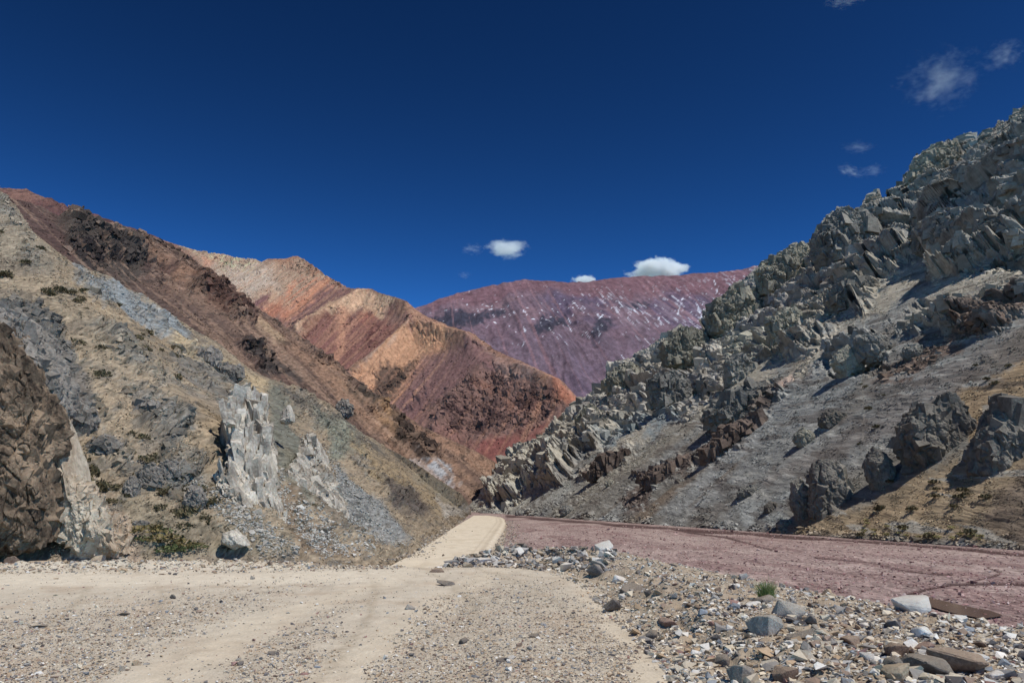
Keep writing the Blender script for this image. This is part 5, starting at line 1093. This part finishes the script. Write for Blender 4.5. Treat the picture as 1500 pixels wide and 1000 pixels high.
for i in range(30):
    px = random.uniform(1265, 1440); py = np.interp(px, [1265, 1440], [784, 793]) - abs(random.gauss(0, 9)) + 0
    p = at(px, py, on_right(px, py)); o = bpy.data.objects.new('tussock', YT); COL.objects.link(o); o.location = p + S_right.n * .1; s = random.uniform(.35, .8); o.scale = (s, s, s * .7); o.rotation_euler = (0, 0, i)
    tag(o, 'small straw yellow tussock at the foot of the far bank', 'tussock', 'yellow tussocks along the far bank')
DT = clump_mesh('dark_shrub', 78, 120, .2, .5, .4, L_OLIVE)
for i in range(50):
    px, py = random.uniform(1250, 1500), random.uniform(530, 790)
    if py < 560 and px < 1400: continue
    if 1310 < px < 1500 and 570 < py < 705: continue
    p = at(px, py, on_right(px, py)); o = bpy.data.objects.new('shrub', DT); COL.objects.link(o); o.location = p + S_right.n * .15; s = random.uniform(.5, 1.1); o.scale = (s, s, s * .8); o.rotation_euler = (0, 0, i)
    tag(o, 'small dark shrub on the shaded brown slope at the right', 'shrub', 'dark shrubs on the right slope')
def grass_tuft():
    r = np.random.default_rng(3); V, Fc = [], []
    for i in range(420):
        a = r.random() * 6.283; q = math.sqrt(r.random()); b = np.array([math.cos(a) * q * .12, math.sin(a) * q * .1, -.03])
        hgt_ = r.uniform(.22, .42) * (1 - .3 * q); d = np.array([math.cos(a) * q * .2, math.sin(a) * q * .2, 0]) + r.normal(0, .04, 3) * [1, 1, 0]; w_ = .0045
        e = np.array([-math.sin(a + r.normal()), math.cos(a), 0]) * w_; k = len(V)
        m_ = b + d * .4 + [0, 0, hgt_ * .6]; t_ = b + d * 1.1 + [0, 0, hgt_]
        V += [b - e, b + e, m_ + e * .8, m_ - e * .8, t_]; Fc += [[k, k + 1, k + 2, k + 3], [k + 3, k + 2, k + 4]]
    me = bpy.data.meshes.new('grass_tuft'); me.from_pydata([tuple(v) for v in V], [], Fc); me.materials.append(leaf_mat('grass_blades', alb(88, 108, 46, 1.0), alb(150, 160, 90, 1.0)))
    o = bpy.data.objects.new('grass_tuft', me); COL.objects.link(o); x, y = land(1124, 880); o.location = (x, y, hgt(x, y)); s = mpp(y) * 54 / .42; o.scale = (s * .52, s * .52, s * .8)
    tag(o, 'bright green grass tuft growing alone among the rubble', 'grass tuft')
grass_tuft()

# ================================================================== clouds
def cloud(px, py, wpx, hpx, Y, dens, thr, label, seed, wisp=False, roll=0.0, nscale=2.2):
    if wisp: nscale = 2.8
    m = bpy.data.materials.new('cloud_vapour'); m.use_nodes = True; nt = m.node_tree; L = nt.links
    nt.nodes.remove(nt.nodes['Principled BSDF']); out = nt.nodes['Material Output']
    pv = node(nt, 'ShaderNodeVolumePrincipled'); pv.inputs['Color'].default_value = (1, 1, 1, 1); pv.inputs['Anisotropy'].default_value = 0.0
    tc = node(nt, 'ShaderNodeTexCoord'); n = node(nt, 'ShaderNodeTexNoise'); n.inputs['Scale'].default_value = nscale; n.inputs['Detail'].default_value = 6; n.inputs['Roughness'].default_value = .62 if not wisp else .7
    mp = node(nt, 'ShaderNodeMapping'); mp.inputs['Location'].default_value = (seed * 3.1, seed * 1.7, 0); mp.inputs['Scale'].default_value = (1.1 if wisp else max(1.0, wpx / hpx * .55), 1, 1.4 if wisp else 1)
    L.new(tc.outputs['Object'], mp.inputs[0]); L.new(mp.outputs[0], n.inputs['Vector'])
    ln = node(nt, 'ShaderNodeVectorMath', operation='LENGTH'); L.new(tc.outputs['Object'], ln.inputs[0])
    fo = node(nt, 'ShaderNodeMapRange'); fo.inputs[1].default_value = .15; fo.inputs[2].default_value = 1.0; fo.inputs[3].default_value = .34 if not wisp else .1; fo.inputs[4].default_value = -.36 if not wisp else -.2; L.new(ln.outputs['Value'], fo.inputs[0])
    ad = node(nt, 'ShaderNodeMath', operation='ADD'); L.new(n.outputs['Fac'], ad.inputs[0]); L.new(fo.outputs[0], ad.inputs[1])
    mr = node(nt, 'ShaderNodeMapRange'); mr.inputs[1].default_value = thr; mr.inputs[2].default_value = thr + (.22 if not wisp else .3); mr.inputs[3].default_value = 0; mr.inputs[4].default_value = dens; L.new(ad.outputs[0], mr.inputs[0])
    L.new(mr.outputs[0], pv.inputs['Density']); L.new(pv.outputs[0], out.inputs['Volume'])
    bm = bmesh.new(); bmesh.ops.create_icosphere(bm, subdivisions=3, radius=1.0); me = bpy.data.meshes.new('cloud'); bm.to_mesh(me); bm.free(); me.materials.append(m)
    o = bpy.data.objects.new('cloud', me); COL.objects.link(o); o.location = at(px, py, Y); hx = mpp(Y) * wpx * .5; hz = mpp(Y) * hpx * .5; o.scale = (hx, min(hx, hz * 1.6), hz); o.rotation_euler = (0, R(roll), 0)
    tag(o, label, 'cloud')
cloud(962, 396, 150, 58, 9000, .03, .50, 'largest bright white cumulus behind the crest of the purple mountain', 1)
cloud(856, 410, 70, 24, 9000, .03, .50, 'low white cloud bank peeping over the purple crest left of the largest one', 2)
cloud(744, 364, 120, 50, 9000, .009, .54, 'small ragged white cloud floating over the purple mountain', 3)
cloud(692, 365, 56, 28, 9000, .004, .5, 'faint scrap of cloud left of the small ragged one', 4, True)
cloud(680, 403, 34, 18, 9000, .004, .5, 'tiny faint wisp low over the left shoulder of the purple mountain', 5, True)
cloud(1380, 116, 190, 130, 6000, .0017, .5, 'large lilac wispy cloud high at the upper right', 6, True)
cloud(1472, 80, 90, 70, 6000, .002, .49, 'small lilac wisp right of the large one in the upper corner', 7, True)
cloud(1246, 251, 64, 24, 6000, .008, .48, 'thin slanting wisp above the grey cliffs', 8, True, 22)
cloud(1278, 250, 60, 30, 6000, .003, .48, 'very faint wisp beside the thin slanting one', 9, True)
cloud(1258, 216, 80, 28, 6000, .003, .48, 'barely visible streak over the thin slanting wisp', 10, True)
cloud(1236, 0, 90, 34, 6000, .004, .47, 'faint wisp cut by the top edge of the sky', 11, True)
